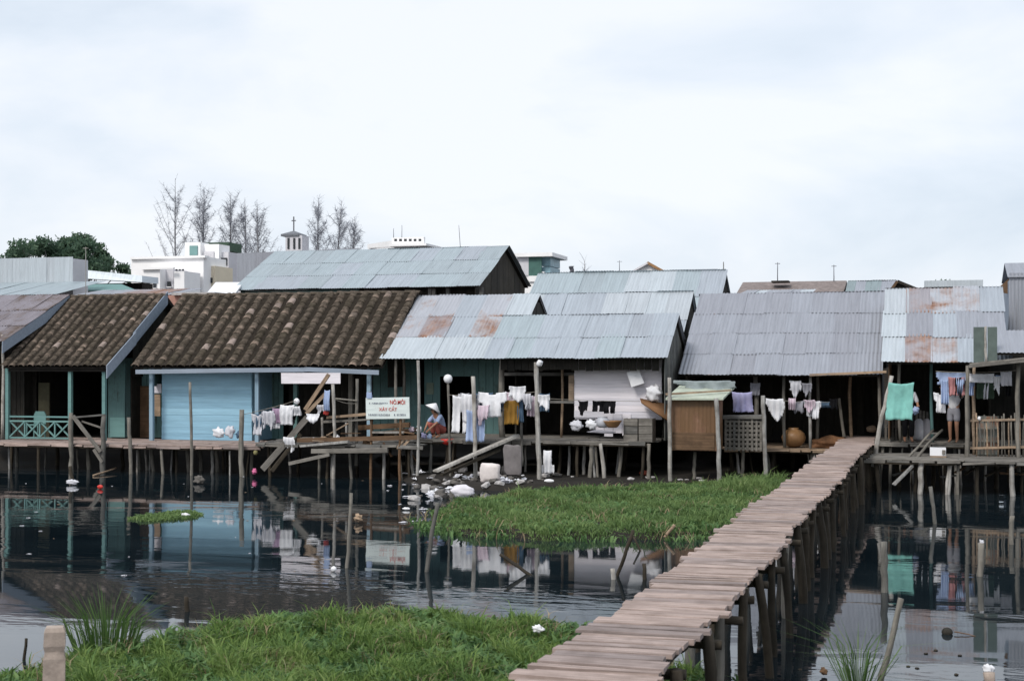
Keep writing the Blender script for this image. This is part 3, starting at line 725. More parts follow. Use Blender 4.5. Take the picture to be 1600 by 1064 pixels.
for i in range(nb):
    ua, ub = xa + (xb - xa) * i / nb, xa + (xb - xa) * (i + 1) / nb
    beam('brace', (ua, 38.67, zb), (ub, 38.67, zt), 0.03, 0.045, P_TEALX, h, 0.002); beam('brace', (ua, 38.71, zt), (ub, 38.71, zb), 0.03, 0.045, P_TEALX, h, 0.002)
    bx('baluster', ub - 0.02, ub + 0.02, 38.67, 38.71, zb, zt, P_TEALX, h)
bx('door', X(60, 40.4), X(77, 40.4), 40.40, 40.45, FL, Zp(70, 598, 40.4), plain('faded_ochre_door', (0.07, 0.065, 0.04), 0.8), h)
vboards(h, X(20, 40.48), X(58, 40.48), 40.46, FL, ze - 0.05, 6, W_DARKV, seed=2)
bx('panel', X(170, 40.2), X(196, 40.2), 40.16, 40.2, FL + 0.02, ze + 0.1, P_TEAL, h)
bx('panel', X(171, 40.05), X(194, 40.05), 40.08, 40.12, FL + 0.05, Zp(180, 652, 40.1), P_TEALX, h)

# long tiled house with the blue wall
Ye, Yr = 39.2, 42.3
x0, x1 = X(208, Ye), X(597, Ye); ze, zr = Zp(400, 574, Ye), Zp(450, 462, Yr)
h = thing('long_tiled_house', 'long brown tile-roofed house with a pale blue boarded wall', 'house', ((x0 + x1) / 2, Ye, FL))
rf = roof_body('roof', h, x0, x1, (Ye + .05, ze), (Yr, zr), (Yr + 3.4, ze), W_DARK)
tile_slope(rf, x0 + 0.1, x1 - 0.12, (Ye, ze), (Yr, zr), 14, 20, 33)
tin_slope(rf, x0, x1, (Yr + 3.4, ze), (Yr, zr), 2, 5, [TIN_RR], 34)
ridge_tiles(rf, x0, x1 + 0.05, Yr, zr + 0.03, 18, 0.13, 2)
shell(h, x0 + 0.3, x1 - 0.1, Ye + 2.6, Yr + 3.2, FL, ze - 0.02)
gable_boards(h, x1 - 0.1, (Ye + 0.7, ze + (zr - ze) * 0.7 / (Yr - Ye)), (Yr, zr), (Yr + 3.2, ze), ze - 0.6, 14, W_DARKV)
gable_boards(h, x0 + 0.2, (Ye + 0.7, ze + (zr - ze) * 0.7 / (Yr - Ye)), (Yr, zr), (Yr + 3.2, ze), ze - 0.6, 14, P_TEAL)
for i, (pa, pb, ya, yb, m) in enumerate(((212, 345, 579, 577, P_GREY), (344, 480, 577, 575.5, P_GREY), (476, 592, 575, 580, P_GREY))):
    beam('eave_board', at(pa, ya + 2, Ye - 0.04 - 0.012 * i), at(pb, yb + 2, Ye - 0.04 - 0.012 * i), 0.03, 0.13, m, h, 0.003, i)
Yw = 39.95
wl = bx('wall', X(254, Yw), X(394, Yw), Yw + 0.02, Yw + 0.07, FL, ze + 0.25, P_BLUE, h)
clap(wl, X(253, Yw), X(394, Yw), Yw - 0.005, FL + 0.02, ze + 0.1, 12, P_BLUE, seed=4)
bx('side_wall', X(394, Yw) - 0.05, X(394, Yw), Yw + 0.08, Yw + 1.8, FL, ze + 0.5, P_BLUE, h)
for px, Yq, m in ((237, 39.5, P_BLUEZ), (402, 39.5, P_BLUEZ), (577, 39.5, P_BLUEZ), (462, 40.5, P_TEAL), (548, 40.3, W_POLE)):
    xx = X(px, Yq); bx('post', xx - 0.06, xx + 0.06, Yq - 0.05, Yq + 0.06, FL, ze - 0.01 + (Yq - Ye) * 0.4, m, h)
bx('door', X(205, 41.0), X(233, 41.0), 41.0, 41.05, FL, Zp(220, 603, 41), W_BROWN, h)
vboards(h, X(180, 41.1), X(253, 41.1), 41.12, FL, ze + 0.3, 9, P_TEAL, seed=6)
bx('panel', X(239, 40.3), X(251, 40.3), 40.28, 40.31, Zp(245, 650, 40.3), Zp(245, 616, 40.3), W_TAN, h)
bx('notice_board', X(238, 40.2), X(251, 40.2), 40.24, 40.27, Zp(245, 614, 40.2), Zp(245, 600, 40.2), P_WHITE, h)
vboards(h, X(412, 41.3), X(442, 41.3), 41.35, FL, ze, 4, P_TEAL, seed=7)
vboards(h, X(450, 41.7), X(590, 41.7), 41.75, FL, ze + 0.3, 12, W_DARKV, seed=8)
bx('awning_board', X(441, 39.1), X(533, 39.1), 39.04, 39.08, Zp(480, 599, 39.1), Zp(480, 583, 39.1), P_WHITE, h, 0.01)

# teal house under the rust-stained tin roof
Ye, Yr = 39.4, 42.4
x0, x1 = X(597, Ye), X(800, Ye); ze, zr = Zp(680, 560, Ye), Zp(740, 464, Yr)
h = thing('teal_stilt_house', 'teal-walled house under a rust-stained tin roof', 'house', ((x0 + x1) / 2, Ye, 1.1))
rf = roof_body('roof', h, x0 + 0.05, x1, (Ye + .05, ze), (Yr, zr), (Yr + 3.0, ze), W_DARK)
tin_slope(rf, x0, x1 + 0.02, (Ye, ze), (Yr, zr), 3, 5, [TIN_W, TIN_W, TIN], 41, special={(1, 0): TIN_R, (1, 1): TIN_RR, (2, 1): TIN_R, (2, 3): TIN_R, (1, 3): TIN_R, (2, 0): TIN_R})
tin_slope(rf, x0, x1, (Yr + 3.0, ze), (Yr, zr), 2, 3, [TIN_R], 42)
gable_boards(h, x1 - 0.06, (Ye + 0.6, ze + (zr - ze) * 0.2), (Yr, zr), (Yr + 2.9, ze), ze - 0.5, 12, W_DARKV)
shell(h, x0 + 0.3, x1 - 0.1, Ye + 1.9, Yr + 2.9, 1.1, ze - 0.02)
Yw = 41.2
vboards(h, X(583, Yw), X(654, Yw), Yw, 1.1, ze + 0.5, 6, P_TEAL, seed=9)
vboards(h, X(663, Yw), X(688, Yw), Yw, 1.1, ze + 0.5, 2, P_TEAL, seed=10)
bx('wall', X(654, Yw), X(663, Yw), Yw - 0.01, Yw + 0.01, 1.1, Zp(660, 632, Yw), P_TEAL, h)
vboards(h, X(737, Yw), X(782, Yw), Yw, 1.1, ze + 0.5, 4, P_TEAL, seed=11)
bx('lintel', X(688, Yw), X(737, Yw), Yw - 0.01, Yw + 0.03, Zp(700, 588, Yw), ze + 0.5, P_TEAL, h)
bx('notice_board', X(667, Yw), X(678, Yw), Yw - 0.04, Yw - 0.02, Zp(670, 616, Yw), Zp(670, 598, Yw), plain('faded_poster', (0.16, 0.2, 0.16), 0.8), h)
for px, Yq, m in ((619, 39.6, W_POLE), (629, 40.4, W_POLE)):
    xx = X(px, Yq); pole('post', (xx, Yq, 1.1), (xx, Yq, ze + (Yq - Ye) * 0.5), 0.05, 0.045, m, h)

# pale boarded house with low front roof
Ye, Yr = 38.4, 40.3
x0, x1 = X(758, Ye), X(1041, Ye); ze, zr = Zp(900, 560, Ye), Zp(920, 495, Yr)
FH = 1.12
h = thing('pale_boarded_house', 'low tin-roofed house with whitewashed boards, dark window and washing in front', 'house', ((x0 + x1) / 2, Ye, FH))
Yb = Yr + 2.0; zb = ze - 0.05
rf = roof_body('roof', h, x0 + 0.05, x1 - 0.03, (Ye + .05, ze), (Yr, zr), (Yb, zb), W_DARK)
tin_slope(rf, x0, x1, (Ye, ze), (Yr, zr), 2, 8, [TIN, TIN, TIN_B], 51)
tin_slope(rf, x0, x1, (Yb, zb), (Yr, zr), 2, 5, [TIN_MAUVE, TIN], 52)
gable_boards(h, x1 - 0.12, (Ye + 0.35, ze + 0.2), (Yr, zr), (Yb, zb), FH, 13, wood('grey_gable_boards', (0.16, 0.16, 0.145), axis='Z'))
shell(h, x0 + 0.3, x1 - 0.16, 40.4, Yb, FH, ze - 0.3)
Yw = 39.25
vboards(h, X(782, 38.75), X(1030, 38.75), 38.75, Zp(900, 580, 38.75), ze + 0.13, 22, W_DARKV, seed=12, ragged=0.05)
bx('beam', X(788, 39.9), X(898, 39.9), 39.85, 39.95, Zp(830, 587, 39.9), Zp(830, 582, 39.9), W_GREY, h)
wl = bx('wall', X(898, Yw), X(1034, Yw), Yw + 0.02, Yw + 0.06, Zp(960, 655, Yw), ze + 0.3, P_WHITE, h)
clap(wl, X(897, Yw), X(1034, Yw), Yw, Zp(960, 652, Yw), Zp(960, 574, Yw), 8, P_WHITE, seed=13)
vboards(h, X(930, 39.2), X(1000, 39.2), 39.22, FH, Zp(960, 642, Yw), 5, P_WHITE, name='board', seed=14, ragged=0.25)
wf = bx('window_frame', X(889, Yw), X(897, Yw), Yw - 0.05, Yw + 0.02, Zp(893, 628, Yw), Zp(893, 586, Yw), W_TAN, h)
bx('window_sill', X(842, Yw), X(897, Yw), Yw - 0.06, Yw + 0.02, Zp(870, 630, Yw), Zp(870, 626, Yw), W_GREY, wf)
bx('window_casing', X(842, Yw), X(846, Yw), Yw - 0.05, Yw + 0.02, Zp(870, 628, Yw), Zp(870, 586, Yw), W_GREY, wf)
for px, Yq, rr, m in ((785, 39.2, 0.09, W_POLE), (877, 39.6, 0.04, W_TAN), (1037, 40.2, 0.05, W_POLE)):
    xx = X(px, Yq); pole('post', (xx, Yq, FH), (xx + 0.03, Yq, ze + (Yq - Ye) * 0.6), rr, rr * 0.9, m, h)

# two tin houses behind it
Ye, Yr = 43.0, 45.4
x1 = X(1082, Yr); x0 = X(822, Yr); zr = Zp(1000, 460, Yr); ze = zr - 1.75
h = thing('middle_tin_house', 'tin-roofed house close behind the pale boarded house, open dark gable', 'house', ((x0 + x1) / 2, Ye, 0.9))
rf = roof_body('roof', h, x0 + 0.05, x1 - 0.05, (Ye + .05, ze), (Yr, zr), (Yr + 2.3, ze), W_DARK)
tin_slope(rf, x0, x1, (Ye, ze), (Yr, zr), 2, 8, [TIN_B, TIN, TIN_W], 53)
tin_slope(rf, x0, x1, (Yr + 2.3, ze), (Yr, zr), 1, 5, [TIN_B], 54)
gable_boards(h, x1 - 0.1, (Ye, ze), (Yr, zr), (Yr + 2.3, ze), 1.0, 12, W_DARKV)
shell(h, x0 + 0.2, x1 - 0.12, Ye + 0.4, Yr + 2.2, 0.9, ze)
Ye, Yr = 48.2, 51.0
x1 = X(1135, Yr); x0 = X(842, Yr); zr = Zp(1000, 427, Yr); ze = zr - 1.9
h = thing('rear_tin_house', 'taller pale tin-roofed house with pointed dark gable behind the middle house', 'house', ((x0 + x1) / 2, Ye, 0.7))
rf = roof_body('roof', h, x0 + 0.05, x1 - 0.05, (Ye + .05, ze), (Yr, zr), (Yr + 2.8, ze), W_DARK)
tin_slope(rf, x0, x1, (Ye, ze), (Yr, zr), 2, 8, [TIN_W, TIN_B, TIN], 55)
tin_slope(rf, x0, x1, (Yr + 2.8, ze), (Yr, zr), 1, 5, [TIN_B], 56)
gable_boards(h, x1 - 0.1, (Ye, ze), (Yr, zr), (Yr + 2.8, ze), 3.0, 12, W_DARKV)
shell(h, x0 + 0.2, x1 - 0.12, Ye + 0.4, Yr + 2.7, 0.7, ze)
pole('finial', (x1 - 0.1, Yr, zr), (x1 - 0.1, Yr, zr + 0.35), 0.02, 0.015, W_GREY, h)

# big warehouse roof behind the tiled house
Ye, Yr = 53.0, 57.0
x1 = X(795, Yr); x0 = X(430, Yr); zr = Zp(620, 391, Yr); ze = Zp(600, 450, Ye)
h = thing('warehouse', 'large tin-roofed warehouse with dark boarded gable behind the tiled house', 'warehouse', ((x0 + x1) / 2, Ye, 0.7))
rf = roof_body('roof', h, x0 + 0.1, x1 - 0.1, (Ye + .05, ze), (Yr, zr), (Yr + 3.4, ze + 0.35), W_DARK)
tin_slope(rf, x0, x1, (Ye, ze), (Yr, zr), 3, 11, [TIN_B, TIN_B, TIN], 57)
tin_slope(rf, x0, x1, (Yr + 3.4, ze + 0.35), (Yr, zr), 2, 6, [TIN_B], 58)
gable_boards(h, x1 - 0.25, (Ye + 0.1, ze), (Yr, zr), (Yr + 3.3, ze + 0.35), 3.5, 17, wood('brown_gable_boards', (0.055, 0.048, 0.038), axis='Z', var=0.6))
shell(h, x0 + 0.2, x1 - 0.3, Ye + 0.4, Yr + 3.2, 0.7, ze)
bx('wall', X(375, 53.2), X(560, 53.2), 53.25, 53.3, 4.0, ze - 0.02, P_TEAL, h)
bx('wall', X(556, 53.6), x1 - 0.3, 53.62, 53.68, 0.8, ze - 0.02, W_DARKV, h)  # dark wall added so the gap under the eave stays dark
for px in (600, 672, 678, 700, 752):
    xx = X(px, 53.3); bx('post', xx - 0.07, xx + 0.07, 53.25, 53.38, 0.8, ze - 0.02, W_GREY, h)

# wide grey roof over the open porch
Ye, Yr = 40.0, 44.0
x0, x1 = X(1062, Ye), X(1377, Ye); ze, zr = Zp(1200, 586, Ye), Zp(1230, 461, Yr)
h = thing('porch_house', 'house with wide mauve-grey tin roof and dark open porch at the walkway end', 'house', ((x0 + x1) / 2, Ye, 0.9))
rf = roof_body('roof', h, x0 + 0.08, x1 - 0.05, (Ye + .08, ze), (Yr, zr), (Yr + 3.4, ze + 0.2), W_DARK)
tin_slope(rf, x0, x1, (Ye, ze), (Yr, zr), 4, 8, [TIN_MAUVE], 61)
tin_slope(rf, x0, x1, (Yr + 3.4, ze + 0.2), (Yr, zr), 2, 5, [TIN_MAUVE], 62)
gable_boards(h, x0 + 0.15, (Ye + 0.4, ze + 0.2), (Yr, zr), (Yr + 3.3, ze + 0.2), 0.95, 16, W_DARKV)
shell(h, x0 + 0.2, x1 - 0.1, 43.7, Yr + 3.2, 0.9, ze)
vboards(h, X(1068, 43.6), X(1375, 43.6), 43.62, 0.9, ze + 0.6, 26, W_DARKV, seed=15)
for px, Yq, rr, m, b in ((1180, 40.6, 0.07, W_POLE, .88), (1226, 40.5, 0.05, W_POLE, .88), (1266, 40.25, 0.045, W_PALE, .88), (1277, 41.6, 0.05, W_POLE, .88), (1331, 41.6, 0.05, W_TAN, .88), (1372, 40.4, 0.05, W_POLE, 0.3)):
    xx = X(px, Yq); pole('post', (xx, Yq, b), (xx, Yq, ze + (Yq - Ye) * 0.6 - 0.02), rr, rr * 0.9, m, h)
beam('eave_beam', (x0 + 0.2, 40.15, ze - 0.0), (x1 - 0.05, 40.15, ze - 0.0), 0.05, 0.09, W_DARK, h)
beam('eave_pole', at(1265, 586, 39.93), at(1385, 581, 39.93), 0.05, 0.06, W_TAN, h)

# patched roof house on the right
Ye, Yr = 39.0, 42.6
x0, x1 = X(1380, Ye), X(1577, Ye); ze, zr = Zp(1470, 567, Ye), Zp(1480, 453, Yr)
h = thing('patched_roof_house', 'house with rust-patched pale tin roof and washing in its open front', 'house', ((x0 + x1) / 2, Ye, 1.12))
rf = roof_body('roof', h, x0 + 0.08, x1 - 0.05, (Ye + .08, ze), (Yr, zr), (Yr + 3.0, ze + 0.3), W_DARK)
tin_slope(rf, x0, x1, (Ye, ze), (Yr, zr), 3, 5, [TIN, TIN_MAUVE, TIN], 63, special={(2, 1): TIN_RR, (2, 2): TIN_R, (0, 1): TIN_RR, (0, 2): TIN_R, (0, 0): TIN_W, (1, 0): TIN_W, (2, 0): TIN_W, (2, 3): TIN_R}, jit=1.6)
tin_slope(rf, x0, x1, (Yr + 3.0, ze + 0.3), (Yr, zr), 2, 3, [TIN_R], 64)
gable_boards(h, x0 + 0.12, (Ye + 0.6, ze + 0.3), (Yr, zr), (Yr + 2.9, ze + 0.3), 1.2, 14, W_BROWN)
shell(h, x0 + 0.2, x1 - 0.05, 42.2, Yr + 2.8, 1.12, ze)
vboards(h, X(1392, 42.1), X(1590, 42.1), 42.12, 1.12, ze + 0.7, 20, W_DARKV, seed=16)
for px, Yq, rr, m, b in ((1407, 39.8, .045, W_POLE, 1.12), (1457, 40.0, .045, P_TEAL, 1.12), (1513, 39.2, .06, W_POLE, .5), (1522, 38.9, .045, W_TAN, .86), (1590, 39.2, .05, W_POLE, .86)):
    xx = X(px, Yq); pole('post', (xx, Yq, b), (xx, Yq, ze + (Yq - Ye) * 0.6 - 0.03), rr, rr * 0.9, m, h)
for i in range(13):
    px = 1384 + i * 5.4; xx = X(px, 40.9); bx('slat', xx - 0.03, xx + 0.03, 40.86, 40.9, 1.12, Zp(px, 640 + (i * 37 % 9), 40.9), W_GREY, h, 0.004)
bx('slat_rail', X(1382, 40.94), X(1455, 40.94), 40.91, 40.96, 1.45, 1.52, W_GREY, h)

# lean-to at the right edge
h = thing('lean_to', 'lean-to with weathered board awning and two green-grey shutters at the right edge', 'lean-to', (X(1570, 38), 38.2, 0.86))
beam('awning_plank', at(1513, 573, 38.0), at(1640, 560, 38.0), 0.9, 0.06, W_GREY, h, 0.01)
beam('awning_plank', at(1515, 569, 38.3), at(1640, 556, 38.3), 0.3, 0.05, W_GREY, h, 0.01)
for (pa, pb) in ((1521, 1538), (1543, 1558)):
    bx('shutter', X(pa, 38.5), X(pb, 38.5), 38.46, 38.5, Zp(1540, 566, 38.5), Zp(1540, 511, 38.5), plain('green_grey_shutter%d' % pa, (0.10, 0.13, 0.12), 0.7), h)
pole('prop', at(1541, 566, 38.42), at(1540, 510, 38.42), 0.035, 0.03, W_PALE, h)
rf = roof_body('roof', h, X(1557, 38.6), X(1557, 38.6) + 2.6, (38.55, Zp(1557, 553, 38.6)), (39.9, Zp(1600, 520, 39.4)), (41.2, Zp(1600, 540, 39.4)), W_DARK)
tin_slope(rf, X(1557, 38.6), X(1557, 38.6) + 2.6, (38.55, Zp(1557, 553, 38.6)), (39.9, Zp(1600, 520, 39.4)), 1, 3, [TIN_W, TIN_MAUVE], 65)
shell(h, X(1545, 40.5), X(1545, 40.5) + 3, 40.5, 42.0, 0.86, 3.6)
for px, Yq in ((1512, 38.0), (1592, 38.0)):
    pole('post', (X(px, Yq), Yq, 0.5), (X(px, Yq), Yq, Zp(px, 571 - (px - 1513) * 0.1, Yq)), 0.055, 0.05, W_POLE, h)
for i in range(15):
    px = 1526 + i * 5.6; xx = X(px, 38.3); pole('picket', (xx, 38.3, 0.86), (xx + random.uniform(-.04, .04), 38.3, Zp(px, 645 + (i * 29 % 11), 38.3)), 0.022, 0.02, W_POLE if i % 3 else W_TAN, h, seg=5, rings=3)
for yy_ in (657, 700): beam('rail', at(1516, yy_, 38.27), at(1620, yy_ - 2, 38.27), 0.03, 0.05, W_TAN, h)
# tall grey-lavender sheet house cut by right edge
Yq = 43.6
h = thing('sheet_clad_house', 'tall lavender-grey sheet-clad house with brown gable cut by the right edge', 'house', (X(1600, Yq) + 1, Yq, 0.9))
xa = X(1577, Yq); zt = Zp(1590, 432, Yq)
wl = bx('wall', xa, xa + 4, Yq + 0.04, Yq + 3, 0.9, zt - 0.1, P_GREY, h)
for c in range(4):
    for r_ in range(3):
        hh_ = (zt - 0.9) / 3
        M = T(xa + 0.45 + c * 0.86, Yq - 0.0 - 0.01 * r_ - 0.005 * (c % 2), 0.95 + r_ * hh_ - 0.05) @ Euler((R(90), 0, 0)).to_matrix().to_4x4()
        new('sheet', sheet_me(0.92, hh_ + 0.1, TIN_MAUVE, c % 3), TIN_MAUVE, M, wl)
roof_body('roof', h, xa - 0.05, xa + 4, (Yq - 0.1, zt), (Yq + 1.6, zt + 0.5), (Yq + 3.2, zt), TIN_MAUVE)
gable = [(1553, 455), (1577, 434)]
vsx = [at(1554, 455, 44.4), at(1580, 432, 44.4), at(1580, 460, 44.4)]
vsx = [v + Vector((0, dy, 0)) for dy in (0, 0.08) for v in vsx]
new('gable_board', mesh('gable_board', vsx, [(0, 2, 1), (3, 4, 5), (0, 1, 4, 3), (1, 2, 5, 4), (2, 0, 3, 5)]), W_BROWN, None, h)

# ------------------------------------------------------------------ buildings behind
GZ = 1.15
def bldg(name, label, cat, px, Y): return thing(name, label, cat, (X(px, Y), Y, GZ))
def pbox(name, parent, pa, pb, ya, yb, Y, dep, mat):
    """block whose front face fills image box pa..pb x ya..yb at depth Y"""
    return bx(name, X(pa, Y), X(pb, Y), Y, Y + dep, Zp((pa + pb) / 2, yb, Y), Zp((pa + pb) / 2, ya, Y), mat, parent)
def pbase(name, parent, pa, pb, ya, Y, dep, mat):
    return bx(name, X(pa, Y), X(pb, Y), Y, Y + dep, GZ - 0.3, Zp((pa + pb) / 2, ya, Y), mat, parent)
# corrugated block, upper left
b = bldg('corrugated_shed', 'grey corrugated-walled shed above the rusty roof at upper left', 'shed', 55, 56)
wl = pbase('wall', b, -60, 114, 406, 56, 1.2, PLASTER2)
ncol = 13
for i in range(ncol):
    xa = X(-60, 56) + (X(114, 56) - X(-60, 56)) * (i + 0.5) / ncol
    zb, zt = Zp(50, 448, 56), Zp(50, 403, 56)
    new('sheet', sheet_me((X(114, 56) - X(-60, 56)) / ncol + 0.05, zt - zb, TIN_W, i % 3), TIN_W, T(xa, 55.96 - 0.006 * (i % 2), zb) @ Euler((R(90), 0, 0)).to_matrix().to_4x4(), wl)
tin_slope(wl, X(-60, 53), X(106, 53), (52.2, Zp(50, 462, 52.2)), (55.9, Zp(50, 443, 55.9)), 1, 8, [TIN_B], 71)
# long flat-roofed building with dark open front and green awning
b = bldg('open_front_store', 'low pale-roofed store with dark open front and green awning below the round tree', 'store', 165, 60)
pbase('wall', b, 112, 222, 443, 61.5, 1, W_DARK)
vs = [at(114, 420, 60.2), at(222, 431, 60.2), at(222, 441, 60.0), at(114, 434, 60.0)]; vs = vs + [v + Vector((0, 1.5, 0)) for v in vs]
new('roof', mesh('roof', vs, [(0, 1, 2, 3), (7, 6, 5, 4), (0, 4, 5, 1), (1, 5, 6, 2), (2, 6, 7, 3), (3, 7, 4, 0)]), TIN_W, None, b)
vs = [at(140, 444, 59.5), at(190, 444, 59.5), at(212, 453, 57.5), at(130, 453, 57.5)]; vs = vs + [v + Vector((0, 0, -0.06)) for v in vs]
new('awning', mesh('awning', vs, [(0, 3, 2, 1), (4, 5, 6, 7), (0, 1, 5, 4), (1, 2, 6, 5), (2, 3, 7, 6), (3, 0, 4, 7)]), P_TEALX, None, b)
b = bldg('grey_roof_strip', 'thin long grey roof edge right behind the small tiled house', 'roof', 190, 50)
pbase('wall', b, 118, 268, 459, 50.2, 3, W_DARK); tin_slope(b, X(118, 50), X(276, 50), (49.4, Zp(190, 464, 49.4)), (52, Zp(190, 455, 52)), 1, 8, [TIN_MAUVE, TIN_RR], 72)
# white two-storey buildings
b = bldg('white_house', 'white flat-roofed two-storey building with small dark windows behind the tiled roof', 'building', 255, 78)
pbase('wall', b, 205, 318, 402, 80, 3, PLASTER)
pbase('front_wing', b, 222, 250, 419, 77.5, 2.6, PLASTER)
pbase('side_wing', b, 250, 271, 421, 78.2, 2.0, PLASTER2)
pbase('stair_block', b, 272, 288, 424, 77.8, 2.0, PLASTER)
for pa, pb, ya, yb, Y in ((229, 233, 440, 450, 77.4), (239, 243, 440, 450, 77.4), (252, 256, 440, 450, 78.1), (261, 266, 440, 448, 78.1)):
    wv = pbox('window', b, pa, pb, ya, yb, Y - 0.02, 0.08, DARKOP)
    pbox('sill', wv, pa - 1, pb + 1, yb, yb + 1.2, Y - 0.14, 0.2, PLASTER)
pbox('parapet', b, 203, 320, 400.5, 404, 79.8, 0.6, PLASTER)
pbox('cornice', b, 221, 271, 418, 421, 77.3, 0.18, PLASTER)
for pa in (274, 279, 284): pbox('vent', b, pa, pa + 3, 420.5, 423, 77.75, 0.06, DARKOP)
b = bldg('white_tower_block', 'white stepped block with tall window bays rising left of the warehouse', 'building', 330, 84)
pbase('wall', b, 312, 342, 382, 84, 1.5, PLASTER)
pbase('stair_tower', b, 289, 313, 379, 83.6, 1.2, PLASTER)
pbase('low_wing', b, 342, 357, 394, 84.4, 1.5, PLASTER2)
pbase('cream_wing', b, 297, 336, 416, 81, 2.4, CREAM)
pbox('window', b, 296, 308, 384, 399, 83.5, 0.15, GLASS); pbox('window', b, 318, 334, 393, 440, 83.9, 0.15, PLASTER2)
pbox('window', b, 345, 354, 403, 414, 84.3, 0.12, DARKOP)
for pa in (302, 311, 320, 328): pbox('window', b, pa, pa + 3, 434, 442, 80.9, 0.1, DARKOP)
pbox('green_tank', b, 314, 357, 379, 393, 90, 2, plain('dark_green_panel', (0.05, 0.09, 0.06), 0.7))
vs = [at(337, 441, 54.5), at(380, 441, 54.5), at(368, 458, 50.5), at(323, 458, 50.5)]; vs = vs + [v - Vector((0, 0, .08)) for v in vs]
tag(new('white_awning_roof', mesh('white_awning_roof', vs, [(0, 3, 2, 1), (4, 5, 6, 7), (0, 1, 5, 4), (1, 2, 6, 5), (2, 3, 7, 6), (3, 0, 4, 7)]), SHEETW), 'bright white sloped panel roof at the left foot of the warehouse', 'roof')
b = bldg('brick_ridge', 'pinkish brick ridge showing between the two tiled roofs', 'wall', 290, 48)
pbase('wall', b, 262, 322, 461, 47.5, 1, plain('pink_brick', (0.36, 0.20, 0.16), 0.9))
pbox('coping', b, 268, 335, 457, 461, 47.3, 1.2, STONE)
# grey corrugated warehouse wall behind
b = bldg('grey_hall', 'pale grey corrugated hall rising behind the warehouse roof', 'hall', 430, 68)
wl = pbase('wall', b, 372, 560, 397, 68, 3, PLASTER2)
for i in range(14):
    xa = X(372, 68) + (X(560, 68) - X(372, 68)) * (i + 0.5) / 14; zb, zt = Zp(450, 440, 68), Zp(450, 394 - i * 0.25, 68)
    new('sheet', sheet_me((X(560, 68) - X(372, 68)) / 14 + 0.05, zt - zb, TIN_MAUVE, i % 3), TIN_MAUVE, T(xa, 67.95 - 0.006 * (i % 2), zb) @ Euler((R(90), 0, 0)).to_matrix().to_4x4(), wl)
# belfry with cross
Yq = 95
b = bldg('belfry', 'small grey belfry with low cap and a thin cross on top', 'belfry', 459, Yq)
pbase('shaft', b, 446, 472, 368, Yq, 1.2, PLASTER2)
for pa in (449, 458, 466): pbox('slot', b, pa, pa + 3, 372, 389, Yq - 0.05, 0.1, DARKOP)
xc = X(459, Yq + 0.6); zc = Zp(459, 369, Yq); hw = (X(473, Yq) - X(445, Yq)) / 2
new('cap', mesh('cap', [(-hw, -0.7, 0), (hw, -0.7, 0), (hw, 0.7, 0), (-hw, 0.7, 0), (-hw, -0.7, .15), (hw, -0.7, .15), (hw, 0.7, .15), (-hw, 0.7, .15), (0, 0, 0.45)],
    [(3, 2, 1, 0), (0, 1, 5, 4), (1, 2, 6, 5), (2, 3, 7, 6), (3, 0, 4, 7), (4, 5, 8), (5, 6, 8), (6, 7, 8), (7, 4, 8)]), plain('slate_cap', (0.16, 0.17, 0.19), 0.8), T(xc, Yq + 0.6, zc), b)
cr = box('cross_post', (xc, Yq + 0.6, zc + 0.9), (0.07, 0.07, 1.15), plain('dark_iron', (0.10, 0.10, 0.12), 0.6), b)
box('cross_arm', (xc, Yq + 0.6, zc + 1.18), (0.34, 0.06, 0.07), bpy.data.materials['dark_iron'], cr)
# flat-roofed building with parapet
Yq = 88
b = bldg('flat_roof_building', 'flat-roofed pale building with pierced parapet above the warehouse ridge', 'building', 620, Yq)
pbase('wall', b, 612, 660, 384, Yq, 8, PLASTER2); pbox('parapet', b, 612, 662, 371, 381, Yq - 0.3, 0.3, PLASTER)
for i in range(6): pbox('opening', b, 616 + i * 7.6, 620 + i * 7.6, 373.5, 377, Yq - 0.33, 0.05, DARKOP)
pbox('slab', b, 609, 666, 381, 384.5, Yq - 0.8, 9, PLASTER)
vs = [at(612, 376, Yq), at(574, 382, Yq + 7), at(574, 388, Yq + 7), at(612, 386, Yq)]; vs = vs + [v + Vector((0.3, 0.3, 0)) for v in vs]
new('side_parapet', mesh('side_parapet', vs, [(0, 1, 2, 3), (7, 6, 5, 4), (0, 4, 5, 1), (1, 5, 6, 2), (2, 6, 7, 3), (3, 7, 4, 0)]), PLASTER, None, b)
pbase('side_wall', b, 575, 612, 386, Yq + 7.2, 2, PLASTER)
# blue-green glazed box
Yq = 70
b = bldg('glazed_tower', 'blue-green panelled rooftop box with white slab roof right of the warehouse gable', 'tower', 835, Yq)
pbase('shaft', b, 806, 850, 425, Yq, 2.4, PLASTER)
pbox('green_panel', b, 826, 846, 401, 431, Yq - 0.06, 0.1, plain('bottle_green_panel', (0.06, 0.14, 0.12), 0.5))
pbox('white_panel', b, 808, 826, 401, 431, Yq - 0.05, 0.1, PLASTER2)
for k in range(2): pbox('pane', b, 846.5, 860, 402 + k * 15, 416 + k * 15, Yq + 0.3, 2.0, plain('blue_pane%d' % k, (0.22, 0.36, 0.42), 0.4))
pbox('roof_slab', b, 804, 863, 395, 401, Yq - 0.3, 3.2, PLASTER); pbox('plinth', b, 826, 855, 431, 440, Yq - 0.1, 2.6, PLASTER)
